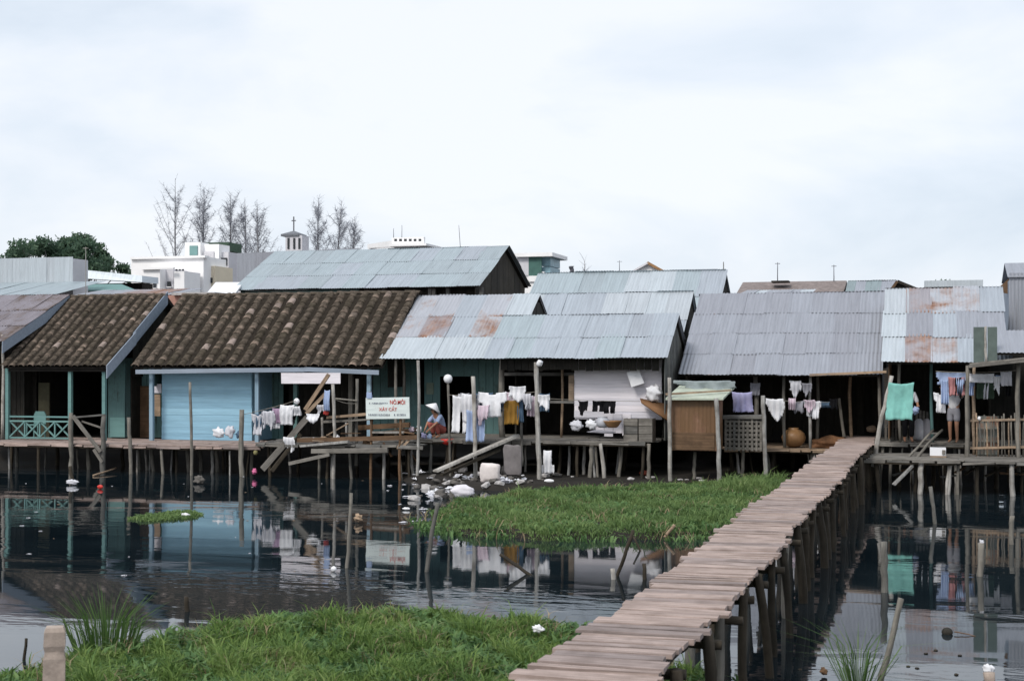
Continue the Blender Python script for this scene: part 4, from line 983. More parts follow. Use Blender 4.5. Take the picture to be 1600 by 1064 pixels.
# far roofs on the right
b = bldg('white_gable', 'small white gable roof tip peeping over the rear tin roof', 'house', 1010, 80)
Yq = 80; vs = [at(990, 424, Yq), at(1013, 411, Yq), at(1036, 424, Yq), at(1036, 445, Yq), at(990, 445, Yq)]; vs = vs + [v + Vector((0, 3, 0)) for v in vs]
new('wall', mesh('wall', vs, [(0, 4, 3, 2, 1), (5, 6, 7, 8, 9), (0, 1, 6, 5), (1, 2, 7, 6), (2, 3, 8, 7), (4, 0, 5, 9)]), PLASTER, None, b)
beam('roof_edge', at(1012, 410.5, Yq - 0.1), at(1038, 425, Yq - 0.1), 0.3, 0.14, CLAY, b); beam('roof_edge', at(988, 425, Yq - 0.1), at(1013, 410.8, Yq - 0.1), 0.3, 0.10, PLASTER2, b)
b = bldg('brown_roof_house', 'long grey-brown tiled roof on the skyline behind the porch house', 'house', 1230, 62)
pbase('wall', b, 1150, 1316, 462, 60.5, 4, W_DARK)
rf = roof_body('roof', b, X(1150, 60), X(1318, 60), (59.6, Zp(1230, 462, 59.6)), (62.4, Zp(1230, 440, 62.4)), (65, Zp(1230, 455, 65)), plain('grey_brown_roof', (0.21, 0.175, 0.165), 0.95, 0.4, 5, 0.6), 0.12)
tag(bx('roof_board', X(1205, 60.8), X(1232, 60.8), 60.8, 61.6, Zp(1215, 441, 60.8), Zp(1215, 438.5, 60.8), W_DARK, rf))
b = bldg('low_tin_strip', 'low pale tin roof strip just above the porch house ridge', 'roof', 1210, 53)
pbase('wall', b, 1158, 1262, 463, 53, 3, W_DARK); tin_slope(b, X(1156, 52.5), X(1268, 52.5), (52.3, Zp(1200, 462, 52.3)), (55, Zp(1200, 455, 55)), 1, 6, [TIN_W, TIN_MAUVE], 73)
b = bldg('green_roof_house', 'grey-green roofed house with dark gable on the right skyline', 'house', 1370, 60)
Yq = 58; xg = X(1400, 60.0)
ex0 = X(1322, 58); zr_ = Zp(1400, 440, 60.5); ze_ = Zp(1370, 462, 58)
rf = roof_body('roof', b, ex0, xg, (58, ze_), (60.5, zr_), (63.0, ze_), W_DARK)
tin_slope(rf, ex0, xg, (58, ze_), (60.5, zr_), 1, 6, [tin('green_grey_sheet', (0.24, 0.30, 0.31), 0.1), TIN_MAUVE], 74)
tin_slope(rf, ex0, xg, (63.0, ze_), (60.5, zr_), 1, 4, [TIN_MAUVE], 75)
vs = [at(1388, 463, 58.2), at(1402, 440, 58.2), at(1434, 453, 58.2), at(1434, 464, 58.2)]; vs = vs + [v + Vector((0, 0.08, 0)) for v in vs]
new('gable_boards', mesh('gable_boards', vs, [(0, 3, 2, 1), (4, 5, 6, 7), (0, 1, 5, 4), (1, 2, 6, 5), (2, 3, 7, 6), (3, 0, 4, 7)]), W_DARKV, None, b)
beam('verge', at(1386, 462, 58.1), at(1402, 439.5, 58.1), 0.12, 0.1, W_BROWN, b); beam('verge', at(1402, 439.5, 58.1), at(1436, 453, 58.1), 0.12, 0.1, W_DARK, b)
pbase('wall', b, 1325, 1400, 462, 58.4, 4, W_DARK)
b = bldg('pale_flat_roof', 'flat pale roof with dark eave line at the right skyline', 'roof', 1490, 64)
pbase('wall', b, 1447, 1534, 451, 64, 4, P_WHITE); pbox('eave', b, 1443, 1537, 449, 451, 63.6, 0.3, W_DARK); pbox('roof_slab', b, 1444, 1536, 438, 448, 63.8, 5, TIN_W)
# filler street behind, hidden mostly by the front roofs: a long low row
for i, (pa, pb, yt, Y, lab) in enumerate(((905, 985, 424, 66, 'low pale parapet roof behind the rear tin house on its left'), (1050, 1118, 421, 70, 'thin pale roof line behind the rear tin house on its right'))):
    b = bldg('distant_house', lab, 'house', (pa + pb) / 2, Y); pbase('wall', b, pa, pb, yt + 2, Y, 1, PLASTER2); pbox('roof_edge', b, pa - 3, pb + 3, yt, yt + 2, Y - 0.3, 1.6, TIN_MAUVE)

# thin masts
IRON = bpy.data.materials['dark_iron']
for px, y0_, y1_, Y, lab, ant in ((134, 470, 386, 50, 'grey lamp mast in front of the round tree', 1), (720, 395, 352, 80, 'hair-thin leaning mast over the warehouse ridge', 0), (628, 372, 352, 88, 'thin rod on the pierced-parapet building', 0),
        (615, 372, 357, 88.5, 'shorter rod on the pierced-parapet building', 0), (1215, 440, 410, 62, 'left antenna mast on the grey-brown roof', 1), (1303, 440, 414, 62, 'right antenna mast on the grey-brown roof', 1), (968, 424, 407, 80, 'small antenna left of the white gable', 1)):
    a = at(px, y0_, Y); t = thing('antenna_mast', lab, 'mast', a)
    pole('mast', a, at(px - (3 if px == 720 else 0), y1_, Y), 0.022, 0.014, IRON if px != 134 else W_PALE, t, 0.0, 5, 3)
    if ant: beam('crossbar', at(px - 4, y1_ + 2, Y), at(px + 4, y1_ + 2, Y), 0.018, 0.02, IRON if px != 134 else W_PALE, t)
tag(pole('chimney_vent', at(893, 426, 60), at(893, 416, 60), 0.09, 0.11, IRON), 'tiny dark roof vent left of the thin shrub on the rear roof', 'vent')

# ------------------------------------------------------------------ trees
BARK = wood('glare_pale_bark', (0.27, 0.26, 0.27), axis='Z', var=0.2)  # bark lightened too, with the sky glare in its colour
CASU = leaf_m('glare_pale_needles', [(0.0, (0.27, 0.285, 0.33)), (0.6, (0.37, 0.38, 0.42)), (1.0, (0.46, 0.46, 0.49))], 0.5, 0.3)  # needles paled: glare of the bright sky put into the colour
LEAF = leaf_m('broad_leaves', [(0.0, (0.05, 0.09, 0.062)), (0.5, (0.09, 0.155, 0.10)), (0.85, (0.14, 0.21, 0.125)), (1.0, (0.20, 0.27, 0.16))], 0.45, 0.25)
def strips(name, A, B, wd, mat, seed=0):
    """thin quads from A to B (n x 3)"""
    rs = np.random.RandomState(seed + 1000); n = len(A); d = B - A
    r = rs.normal(size=(n, 3)); s = np.cross(d, r); s /= np.linalg.norm(s, axis=1)[:, None] + 1e-9
    s *= (wd * rs.uniform(0.6, 1.3, n))[:, None] / 2
    V = np.stack([A - s, A + s, B + s * 0.4, B - s * 0.4], 1).reshape(-1, 3)
    F_ = (np.arange(n) * 4)[:, None] + np.arange(4)
    me = bpy.data.meshes.new(name); me.from_pydata(V.tolist(), [], F_.tolist()); me.materials.append(mat); return me
def casuarina(label, px, ytop, Y, wpx, seed, dens=1.0, lean=0.0, ybase=None):
    rn = random.Random(seed); base = Vector((X(px, Y), Y, GZ - 0.2)); top = Zp(px, ytop, Y); Ht = top - base.z; wd = wpx * mpp(px, Y) / 2
    t = thing('casuarina_tree', label, 'tree', base, 'thin feathery trees on the skyline')
    n = 9; pts = []; rad = []
    for i in range(n + 1):
        f = i / n; pts.append(Vector((lean * f * Ht + 0.12 * math.sin(f * 6 + seed), 0.1 * math.cos(f * 5 + seed), f * Ht * 0.97))); rad.append(0.15 * (1 - f) ** 0.8 + 0.012)
    def P(f):
        k = min(n - 1, int(f * n)); u = f * n - k; return pts[k].lerp(pts[k + 1], u)
    bv, bf = [], []
    A, B = [], []
    limbs = []
    nb = int(40 * dens)
    for b_ in range(nb):
        f = 0.30 + 0.62 * (b_ + rn.random()) / nb
        az = rn.uniform(0, 2 * math.pi); reach = wd * rn.uniform(0.45, 1.1) * min(1.0, 0.30 + (1.0 - f) * 1.5) * (1.0 if rn.random() < .85 else 1.25)
        st = P(f); el = min(rn.uniform(0.7, 2.2), (1.02 - f) * Ht / max(reach, .2))
        q = [st]
        m_ = 5
        for k in range(1, m_ + 1):
            u = k / m_; q.append(st + Vector((math.cos(az) * reach * u, math.sin(az) * reach * u, reach * el * (u ** 1.2) )) + Vector((rn.uniform(-.08, .08), rn.uniform(-.08, .08), rn.uniform(-.05, .05))) * u)
        limbs.append((q, 0.035 * (1.1 - f) + 0.010))
        for k in range(int(46 * min(1.2, dens + .25))):
            u = rn.random() ** 0.7 * m_; i_ = min(m_ - 1, int(u)); p = q[i_].lerp(q[i_ + 1], u - i_)
            dr = Vector((rn.uniform(-1, 1), rn.uniform(-1, 1), rn.uniform(-0.5, 1.0))).normalized() * rn.uniform(0.2, 0.6)
            A.append(p); B.append(p + dr)
    for k in range(int(60 * dens)):
        p = P(rn.uniform(0.7, 1.0)); A.append(p); B.append(p + Vector((rn.uniform(-.6, .6), rn.uniform(-.6, .6), rn.uniform(0.1, .8))) * 0.8)
    tr = new('trunk', tube_me(pts, rad, 7, 'trunk'), BARK, T(base), t)
    vs, fs = [], []
    for q, r in limbs:
        o = len(vs); m = tube_me(q, [r * (1 - 0.75 * i / 5) for i in range(6)], 4)
        vs += [v.co[:] for v in m.vertices]; fs += [tuple(o + i for i in p.vertices) for p in m.polygons]; bpy.data.meshes.remove(m)
    new('limbs', mesh('limbs', vs, fs, True), BARK, T(base), t)
    new('crown', strips('crown', np.array(A), np.array(B), 0.027, CASU, seed), None, T(base), t)
casuarina('tallest and barest feathery tree, leftmost of the row', 284, 268, 112, 100, 1, 0.85, -0.04)
casuarina('dense feathery tree right above the white stepped block', 316, 285, 110, 76, 2, 1.9, 0.0)
casuarina('slim feathery tree third from the left in the row', 353, 291, 112, 62, 3, 1.6, 0.02)
casuarina('thin forked feathery tree fourth from the left in the row', 376, 302, 112, 54, 4, 1.2, 0.03)
casuarina('feathery tree just left of the belfry', 402, 309, 110, 66, 5, 1.4, 0.01)
casuarina('tall feathery tree just right of the belfry', 499, 300, 114, 62, 6, 1.5, 0.0)
casuarina('feathery tree middle of the three right of the belfry', 524, 304, 116, 62, 7, 1.4, 0.03)
casuarina('shortest feathery tree next to the pierced-parapet building', 551, 330, 114, 54, 8, 1.4, 0.0)
casuarina('tiny bare shrub tip over the rear tin roof', 911, 400, 90, 16, 9, 0.4, 0.0)
def broadtree(label, px0, px1, ytop, Y, seed, name='broadleaf_tree'):
    rn = random.Random(seed); px = (px0 + px1) / 2; base = Vector((X(px, Y), Y, GZ - 0.2)); top = Zp(px, ytop, Y); W_ = (px1 - px0) * mpp(px, Y) / 2
    t = thing(name, label, 'tree', base); Ht = top - base.z
    new('trunk', tube_me([(0, 0, 0), (0.1, 0, Ht * .25), (-0.1, 0.1, Ht * .5), (0, 0, Ht * .8)], [0.4, 0.33, 0.26, 0.1], 8, 'trunk'), BARK, T(base), t)
    vs, fs = [], []; A = []
    lobes = []
    for i in range(46):
        a = rn.uniform(0, 2 * math.pi); rr = math.sqrt(rn.random()); x_ = rr * math.cos(a) * W_ * 0.86; y_ = rr * math.sin(a) * W_ * 0.6
        prof = max(0.0, 1 - abs(x_ / W_ * 1.0) ** 3.2)
        z_ = Ht * 0.52 + (Ht * 0.42) * prof * rn.uniform(0.3, 1.0); lobes.append((x_, y_, z_, rn.uniform(0.5, 1.05)))
        m = tube_me([(0, 0, Ht * 0.42), (x_ * .5, y_ * .5, Ht * 0.35 + z_ * .3), (x_, y_, z_)], [0.12, 0.07, 0.02], 4); o = len(vs)
        vs += [v.co[:] for v in m.vertices]; fs += [tuple(o + k for k in p.vertices) for p in m.polygons]; bpy.data.meshes.remove(m)
    new('limbs', mesh('limbs', vs, fs, True), BARK, T(base), t)
    P = []
    for (x_, y_, z_, r) in lobes:
        for k in range(330):
            v = Vector((rn.gauss(0, 1), rn.gauss(0, 1), rn.gauss(0, 1))); v = v.normalized() * (r * rn.random() ** 0.4 * (1.0 if rn.random() < .9 else 1.35)); P.append((x_ + v.x * 1.15, y_ + v.y, z_ + v.z * 0.75))
    P = np.array(P); rs = np.random.RandomState(seed); D = rs.normal(size=P.shape); D /= np.linalg.norm(D, axis=1)[:, None]
    new('crown', strips('crown', P, P + D * 0.26, 0.17, LEAF, seed), None, T(base), t)
broadtree('broad dark green tree on the left skyline', -42, 246, 356, 104, 3)
broadtree('small dark tree tops beyond the flat pale roof on the right skyline', 1440, 1500, 437, 150, 5, 'distant_tree')

# ------------------------------------------------------------------ free-standing poles and sticks
def hgt(x_, y_): return float(height(np.array([x_]), np.array([y_]))[0])
def wpole(label, px0, y0_, px1, y1_, r, mat, Y=None, name='wooden_pole', cat='pole', crook=0.0, sink=0.5, group=None, dy=0.0, bend=0.015):
    """pole whose foot shows at image point 0 and whose tip shows at image point 1; the foot stands on water/ground level unless Y is given"""
    if Y is None: a = gr(px0, y0_, 0.0); Y = a.y
    else: a = at(px0, y0_, Y)
    b = at(px1, y1_, Y + dy); d = (b - a).normalized()
    a2 = a - d * sink
    return tag(pole(name, a2, b, r * 1.08, r * 0.92, mat, None, bend, 8, 9, crook=crook), label, cat, group)
# along the deck fronts
DK = 37.05
wpole('tall pale stake leaning on the blue wall front edge of the boardwalk', 299, 738, 297, 597, .045, W_POLE, DK)
wpole('stake at the porch rail corner standing in the water', 111, 742, 111, 645, .07, W_POLE, DK)
wpole('stake below the small tiled house right porch post', 162, 742, 163, 648, .075, W_POLE, DK)
wpole('short stake between the two tiled houses', 204, 738, 201, 652, .055, W_POLE, DK)
wpole('thick knotty stake at the right end of the blue wall', 379, 735, 378, 640, .075, W_POLE, DK)
tag(beam('loose_board', at(114, 650, 36.98), at(157, 706, 36.92), .05, .10, W_GREY), 'diagonal grey board across the railed porch front', 'board')
tag(beam('rail_stick', at(116, 652, 37.0), at(164, 648, 37.0), .04, .05, W_GREY), 'thin top rail stick between two stakes at the railed porch', 'stick')
tag(beam('rail_stick', at(128, 658, 37.1), at(164, 670, 37.05), .04, .05, W_GREY), 'thin slanting stick between two stakes at the railed porch', 'stick')
tag(beam('plank_prop', at(147, 702, 36.9), at(160, 722, 36.9), .06, .09, W_GREY), 'short plank prop under the boardwalk by the porch', 'board')
tag(pole('floating_stick', gr(146, 744) + Vector((0, 0, 0.02)), gr(182, 737) + Vector((0, 0, .12)), .035, .02, W_TAN), 'bare stick floating under the boardwalk edge', 'stick')
wpole('forked slanting stake below the weed raft shown beside floating rag', 113, 757, 110, 728, .05, W_WET)
wpole('light stake left of the white signboard', 520, 748, 520, 600, .05, W_PALE, 37.0)
wpole('brown stake behind the lumber left of the signboard', 557, 700, 558, 592, .05, W_POLE, 37.6)
wpole('thin pale stake in front of the teal door', 650, 765, 653, 563, .045, W_PALE, 37.0)
wpole('blue-white stake among the hung sheets', 742, 738, 739, 588, .06, W_PALE, 36.8)
wpole('knotted grey stake with a pot on its tip', 843, 738, 838, 566, .065, W_PALE, 36.8)
wpole('thin dark stake under the ochre cloth', 815, 700, 813, 630, .035, W_POLE, 37.6)
wpole('tall white stake at the corner of the rusty shed', 1047, 742, 1046, 590, .055, W_PALE, 37.2)
wpole('white stake at the right corner of the rusty shed', 1123, 738, 1119, 622, .06, W_PALE, 37.2)
wpole('white stake right of the lattice basket', 1196, 738, 1192, 618, .06, W_PALE, 38.6)
wpole('leaning bleached stake at the walkway end beside the turquoise towel', 1371, 700, 1393, 587, .06, W_PALE, 38.6)
wpole('leaning dark stick right of the clay jar', 1318, 678, 1311, 622, .045, W_POLE, 41.0)
t = wpole('lamp pole', 703, 738, 700, 598, .035, W_POLE, 37.4, 'lamp_post', 'lamp'); tag(t, 'thin post topped by a white round globe beside the hung sheets', 'lamp')
p_ = at(700, 592, 37.4)
new('globe', lathe_me([(0.03, -.12), (.09, -.09), (.12, -.02), (.12, .04), (.085, .10), (.02, .125)], 14, 'globe'), SHEETW, T(p_), t)
tag(new('pot', lathe_me([(0.04, -.07), (.08, -.05), (.085, .02), (.07, .06), (.075, .075)], 14, 'pot'), SHEETW, T(at(843, 568, 36.78)) @ Euler((0.3, 0.5, 0)).to_matrix().to_4x4()), 'small white pot upturned on the knotted grey stake', 'pot')
# in the water
wpole('crooked pale branch standing in the water at the weed island tip', 668, 893, 685, 785, .035, W_POLE, crook=0.03, name='branch', cat='branch')
wpole('slim stake with bleached top in open water left of the weed island', 540, 887, 549, 770, .03, W_POLE, crook=0.01)
wpole('short black stake in the rippled water at left', 292, 955, 291, 932, .035, W_WET)
wpole('small dark twig in the water behind the concrete post', 37, 1030, 41, 997, .018, W_WET, name='twig', cat='twig')
wpole('short white-topped stub in the water left of the walkway', 958, 905, 957, 888, .04, W_PALE)
wpole('dark forked stick leaning in the water beside the walkway', 964, 900, 990, 828, .03, W_WET, crook=0.03, name='branch', cat='branch')
wpole('tan stick lying up from the weed island front edge', 1035, 842, 1054, 820, .035, W_TAN, name='branch', cat='branch')
wpole('thin dark twig near the walkway edge beyond the weed island', 1000, 860, 990, 838, .02, W_WET, name='twig', cat='twig')
wpole('sloping black branch in the water under the weed island', 826, 897, 781, 866, .028, W_WET, crook=0.02, name='branch', cat='branch')
wpole('stub post right in front of the walkway left piles', 1007, 905, 1006, 880, .03, W_WET)
wpole('tall grey stake standing in the water right of the walkway', 1382, 925, 1381, 846, .05, W_POLE)
wpole('mossy stake with white bird-streaked tip at right', 1533, 900, 1533, 848, .05, W_POLE)
wpole('slim stake in the water at far right under the landing', 1581, 850, 1582, 806, .045, W_POLE)
t = wpole('long leaning brown branch at the bottom right beside the grass tuft', 1372, 1075, 1408, 934, .030, W_POLE, crook=0.02, name='branch', cat='branch')
wpole('knee-high stake under the landing deck stairs', 1462, 818, 1454, 760, .04, W_POLE)

# concrete post close by
a = gr(80, 1500, 0.0); Yp = 8.9
zt = Zp(80, 979, Yp); xx = X(80, Yp)
cp = thing('concrete_post', 'weathered square concrete post with a notched top in the near left corner', 'post', (xx, Yp, 0.0))
zg = hgt(xx, Yp) - 0.3
vs, fs = [], []
prof = [(zg, .085), (zt - .22, .075), (zt - .19, .068), (zt - .17, .066), (zt - .13, .075), (zt - .03, .072), (zt, .058)]
for zz, r in prof: vs += [(-r, -r, zz), (r, -r, zz), (r, r, zz), (-r, r, zz)]
for i in range(len(prof) - 1):
    for j in range(4): fs.append((i * 4 + j, i * 4 + (j + 1) % 4, i * 4 + 4 + (j + 1) % 4, i * 4 + 4 + j))
fs.append((3, 2, 1, 0)); n_ = (len(prof) - 1) * 4; fs.append((n_, n_ + 1, n_ + 2, n_ + 3))
new('shaft', mesh('shaft', vs, fs), CONC, T(xx, Yp, 0) @ Euler((0, 0.02, R(32))).to_matrix().to_4x4(), cp)

# ------------------------------------------------------------------ signboard
Yq = 36.9
sg = thing('signboard', 'white signboard with red and dark lettering on two posts', 'sign', (X(606, Yq), Yq, 0))
bd = beam('board', at(572, 638.5, Yq), at(640, 637.5, Yq), 0.035, 33 * mpp(606, Yq), SIGNW, sg, 0.008)
pole('post', (X(578, Yq + .06), Yq + .06, -0.5), at(578, 612, Yq + .06), .04, .04, W_BROWN, sg); pole('post', (X(625, Yq + .06), Yq + .06, -0.5), at(626, 640, Yq + .06), .045, .04, W_BROWN, sg)
tag(bx('notch_tab', X(573, Yq), X(581, Yq), Yq - .03, Yq + .03, Zp(577, 622, Yq), Zp(577, 613, Yq), C_BLUE, sg, 0.01))
def lettering(txt, px, py, hpx, mat, wpx):
    cu = bpy.data.curves.new('lettering', 'FONT'); cu.body = txt; cu.size = 1.0; cu.extrude = 0.0; cu.align_x = 'CENTER'; cu.align_y = 'CENTER'; cu.offset = 0.012; cu.resolution_u = 3
    o = bpy.data.objects.new('tmp_text', cu); COL.objects.link(o)
    dg = bpy.context.evaluated_depsgraph_get(); me = bpy.data.meshes.new_from_object(o.evaluated_get(dg)); bpy.data.objects.remove(o)
    co = np.empty(len(me.vertices) * 3); me.vertices.foreach_get('co', co); co = co.reshape(-1, 3)
    lo, hi = co.min(0), co.max(0); s = mpp(606, Yq)
    co = (co - (lo + hi) / 2); co[:, 0] *= wpx * s / (hi[0] - lo[0]); co[:, 1] *= hpx * s / (hi[1] - lo[1]); me.vertices.foreach_set('co', co.ravel())
    me.materials.clear(); me.materials.append(mat)
    p = at(px, py, Yq - 0.032); return new('lettering', me, None, T(p) @ Euler((R(90), 0, 0)).to_matrix().to_4x4(), bd)
lettering('NÔ.MÔI', 621, 627.5, 8.5, INK_R, 25)
lettering('XÂY CẤT', 606, 638, 8, INK_R, 30)
def scrawl(px0, px1, py, hpx, seed):
    """small illegible brush lettering: rows of short strokes"""
    rn = random.Random(seed); vs, fs = [], []; s = mpp(606, Yq); Yf = Yq - 0.031
    def st(xa, ya, xb, yb, w_=0.55):
        a, b = at(xa, ya, Yf), at(xb, yb, Yf); d = (b - a).normalized(); n = Vector((-d.z, 0, d.x)) * (w_ * s / 2); o = len(vs); vs.extend([a - n, a + n, b + n, b - n]); fs.append((o, o + 1, o + 2, o + 3))
    x_ = px0
    while x_ < px1:
        w_ = rn.uniform(1.2, 2.2)
        if rn.random() < 0.14: x_ += 2.2; continue
        st(x_, py + hpx / 2, x_ + rn.uniform(-.2, .6), py - hpx / 2); 
        if rn.random() < .7: st(x_ + .2, py - hpx / 2 + .2, x_ + w_ * .8, py + rn.uniform(-.8, .8) * hpx / 2)
        if rn.random() < .6: st(x_ + .1, py + rn.uniform(-.2, 1) * hpx / 2, x_ + w_ * .8, py + hpx / 2 * rn.uniform(.3, 1))
        x_ += w_ + .5
    return new('lettering', mesh('lettering', vs, fs), INK_B, None, bd)
scrawl(577, 605, 630, 2.6, 1); scrawl(576, 636, 648, 3.4, 2)

# ------------------------------------------------------------------ washing
def rope(label, p0, p1, sag=0.08):
    p0, p1 = Vector(p0), Vector(p1)
    pts = [p0.lerp(p1, i / 10) - Vector((0, 0, sag * 4 * (i / 10) * (1 - i / 10))) for i in range(11)]
    o = pts[0].copy(); return tag(new('clothes_line', tube_me([p - o for p in pts], 0.008, 5, 'clothes_line'), ROPE, T(o)), label, 'clothes line')
rope('line strung across the front of the blue wall corner', at(378, 648, 37.1), at(462, 626, 37.1), 0.02)
rope('line between the lamp post and the knotted stake', at(701, 617, 37.2), at(840, 612, 36.9), 0.05)
rope('line across the porch house front', at(1192, 622, 39.6), at(1305, 628, 40.6), 0.05)
rope('line at the patched house from corner post to lean-to', at(1462, 580, 38.6), at(1595, 578, 38.2), 0.05)
def cloth(name, label, px0, py0, px1, py1, Y, mat, shape='sheet', seed=0, amp=0.05, cat='laundry', group='washing hung out to dry', skew=0.0, top=None, nfold=3.0):
    """washing filling the image box; hangs in plane y=Y with folds"""
    rn = random.Random(seed * 13 + int(px0)); nu, nv = 16, 14
    a = at(px0, py0, Y); b = at(px1, py1, Y); wx_, hz = b.x - a.x, a.z - b.z
    ph, ph2 = rn.uniform(0, 6), rn.uniform(0, 6); ra, rb, va, vb = rn.uniform(0.0, .7), rn.uniform(0.0, .7), rn.uniform(.1, .6), rn.uniform(.1, .6); P = {}; bm = bmesh.new()
    js = [rn.uniform(-.5, .5) for _ in range(nu + 1)]; jl = [rn.uniform(-1, 1) for _ in range(nv + 1)]; jr = [rn.uniform(-1, 1) for _ in range(nv + 1)]
    def inside(u, v):
        if shape == 'shirt':
            if v < 0.42: return abs(u - .5) < (0.5 - max(0, v - 0.25) * 0.3) and not (v < 0.07 and abs(u - .5) < .1)
            return abs(u - .5) < 0.33
        if shape == 'shirt_down':
            if v > 0.62: return True
            return abs(u - .5) < 0.34
        if shape == 'pants': return not (v > 0.4 and abs(u - .5) < .075)
        if shape == 'rag':
            lo_ = 0.02 + ra * max(0, v - va) + .05 * math.sin(v * 11 + ph); hi_ = 0.98 - rb * max(0, v - vb) + .05 * math.sin(v * 9 + ph2)
            return lo_ < u < hi_ and v < 0.80 + 0.2 * math.sin(u * 7 + ph)
        return True
    for j in range(nv + 1):
        for i in range(nu + 1):
            u, v = i / nu, j / nv
            tap = 1 - (0.08 * math.sin(v * 3 + ph) * 0.5 + 0.04)
            x_ = (u - .5) * tap + .5 + skew * v + (jl[j] * (1 - u) + jr[j] * u) * 0.018
            zz = -v * (1 + 0.05 * js[i] * (v ** 2)) - 0.05 * math.sin(math.pi * u) * (1 - v)
            fold = amp * (0.35 + 0.65 * v) * (math.sin(2 * math.pi * nfold * u + ph + 1.3 * v) + 0.45 * math.sin(2 * math.pi * nfold * 2.3 * u + ph2)) + 0.03 * math.sin(5 * v + ph2)
            P[i, j] = bm.verts.new((x_ * wx_, fold, zz * hz + rn.uniform(-.004, .004)))
    for j in range(nv):
        for i in range(nu):
            if inside((i + .5) / nu, (j + .5) / nv): bm.faces.new((P[i, j], P[i, j + 1], P[i + 1, j + 1], P[i + 1, j]))
    bmesh.ops.delete(bm, geom=[v for v in bm.verts if not v.link_faces], context='VERTS')
    bmesh.ops.solidify(bm, geom=bm.faces[:], thickness=0.008)
    return tag(new(name, bm2me(name, bm, True), mat, T(a)), label, cat, group)
def crumple(name, label, px0, py0, px1, py1, Y, mat, seed=0, cat='cloth', flat=0.6, group=None, lump=0.28, sq=1.0):
    """crumpled bundle filling the image box"""
    rn = np.random.RandomState(seed + int(px0)); a, b = at(px0, py0, Y), at(px1, py1, Y); c = (a + b) / 2
    bm = bmesh.new(); bmesh.ops.create_icosphere(bm, subdivisions=3, radius=1)
    ph = rn.uniform(0, 6, 6)
    from mathutils import noise as mn
    for v in bm.verts:
        p = v.co.copy()
        if sq != 1.0: p = Vector([math.copysign(abs(c_) ** sq, c_) for c_ in p])
        n_ = 2.2 * mn.turbulence(p * 1.7 + Vector(ph[:3]), 4, True) - 1.6 + 0.4 * math.sin(3.1 * p.x + ph[0]) * math.cos(2.7 * p.z + ph[1]) + 0.6 * math.sin(6.3 * p.z + ph[2] + 2 * p.x) + 0.5 * math.sin(7.7 * p.x + 4 * p.y + ph[3]) + 0.35 * math.sin(13 * p.y + 11 * p.x + ph[4])
        v.co = p * (0.86 + lump * 0.6 * n_)
    co = [v.co for v in bm.verts]; mxx = max(abs(p.x) for p in co); mz = max(abs(p.z) for p in co)
    sx, sz = (b.x - a.x) / 2 / mxx, (a.z - b.z) / 2 / mz; sy = min(sx, max(sz, .05)) * flat
    for v in bm.verts: v.co = Vector((v.co.x * sx, v.co.y * sy, v.co.z * sz))
    return tag(new(name, bm2me(name, bm, True), mat, T(c)), label, cat, group)
g1 = 'washing on the left line'; g2 = 'washing on the middle line'; g3 = 'washing on the porch house line'; g4 = 'washing at the patched house'
cloth('hung_shirt', 'grey-white shirt at the left end of the left line', 392, 646, 414, 680, 37.1, C_OFF, 'shirt', 1, group=g1)
cloth('hung_shirt', 'pale shirt second from the blue wall on the left line', 410, 641, 430, 676, 37.06, C_OFF, 'rag', 2, group=g1)
cloth('hung_cloth', 'mauve cloth on the left line', 425, 637, 441, 661, 37.1, C_MAUVE, 'sheet', 3, .03, group=g1)
cloth('hung_towel', 'white towel at the right end of the left line', 438, 632, 460, 664, 37.08, C_WHITE, 'sheet', 4, .03, group=g1, skew=-0.12)
crumple('rag_bundle', 'white rag bundle on the deck at the foot of the blue wall', 332, 666, 352, 686, 37.3, C_WHITE, 1)
crumple('rag_bundle', 'smaller lavender-white bundle beside the deck rag bundle', 351, 664, 368, 685, 37.35, C_OFF, 2)
crumple('rag_bundle', 'dark bundle at the knotty stake', 368, 672, 378, 686, 37.4, C_DBLUE, 3)
cloth('hung_rag', 'white rag dangling below the deck edge left of the lumber', 443, 682, 461, 707, 36.95, C_WHITE, 'rag', 5, .03)
cloth('draped_cloth', 'white cloth draped over the lumber rail', 478, 646, 499, 662, 36.9, C_WHITE, 'rag', 6, .03)
cloth('draped_cloth', 'pale cloth hung behind the crossed beams', 494, 632, 508, 648, 37.2, C_OFF, 'rag', 7, .02)
cloth('draped_cloth', 'light blue cloth over the end of the lower slanting beam', 506, 609, 515, 642, 37.0, C_BLUE, 'sheet', 8, .02)
crumple('white_pot_lid', 'small white round lid on a stake among the lumber', 459, 622, 468, 632, 37.2, SHEETW, 4, 'lid', .8, None, .05)
crumple('red_rag', 'small red rag among the lumber', 505, 640, 515, 649, 37.1, C_RED, 5)
# middle line
cloth('hung_trousers', 'long white trousers at the left end of the middle line', 706, 617, 735, 676, 37.15, C_WHITE, 'pants', 9, .04, group=g2)
cloth('hung_shirt', 'white shirt beside the long white trousers', 722, 614, 742, 660, 37.1, C_WHITE, 'sheet', 10, .04, group=g2)
cloth('hung_skirt', 'pale blue skirt hanging lowest on the middle line', 728, 640, 757, 690, 36.95, C_BLUE, 'sheet', 11, .05, group=g2)
cloth('hung_shirt', 'wide white shirt in the middle of the middle line', 745, 612, 792, 652, 36.95, C_WHITE, 'shirt', 12, .05, group=g2)
cloth('hung_cloth', 'pinkish-white cloth hanging under the wide white shirt', 744, 632, 766, 668, 36.88, C_LPINK, 'rag', 13, .04, group=g2)
cloth('hung_shirt', 'bright white shirt bunched left of the knotted stake', 795, 603, 821, 629, 36.9, C_WHITE, 'rag', 14, .06, group=g2)
cloth('hung_cloth', 'ochre cloth on the middle line', 788, 624, 811, 663, 37.1, C_OCHRE, 'sheet', 15, .04, group=g2)
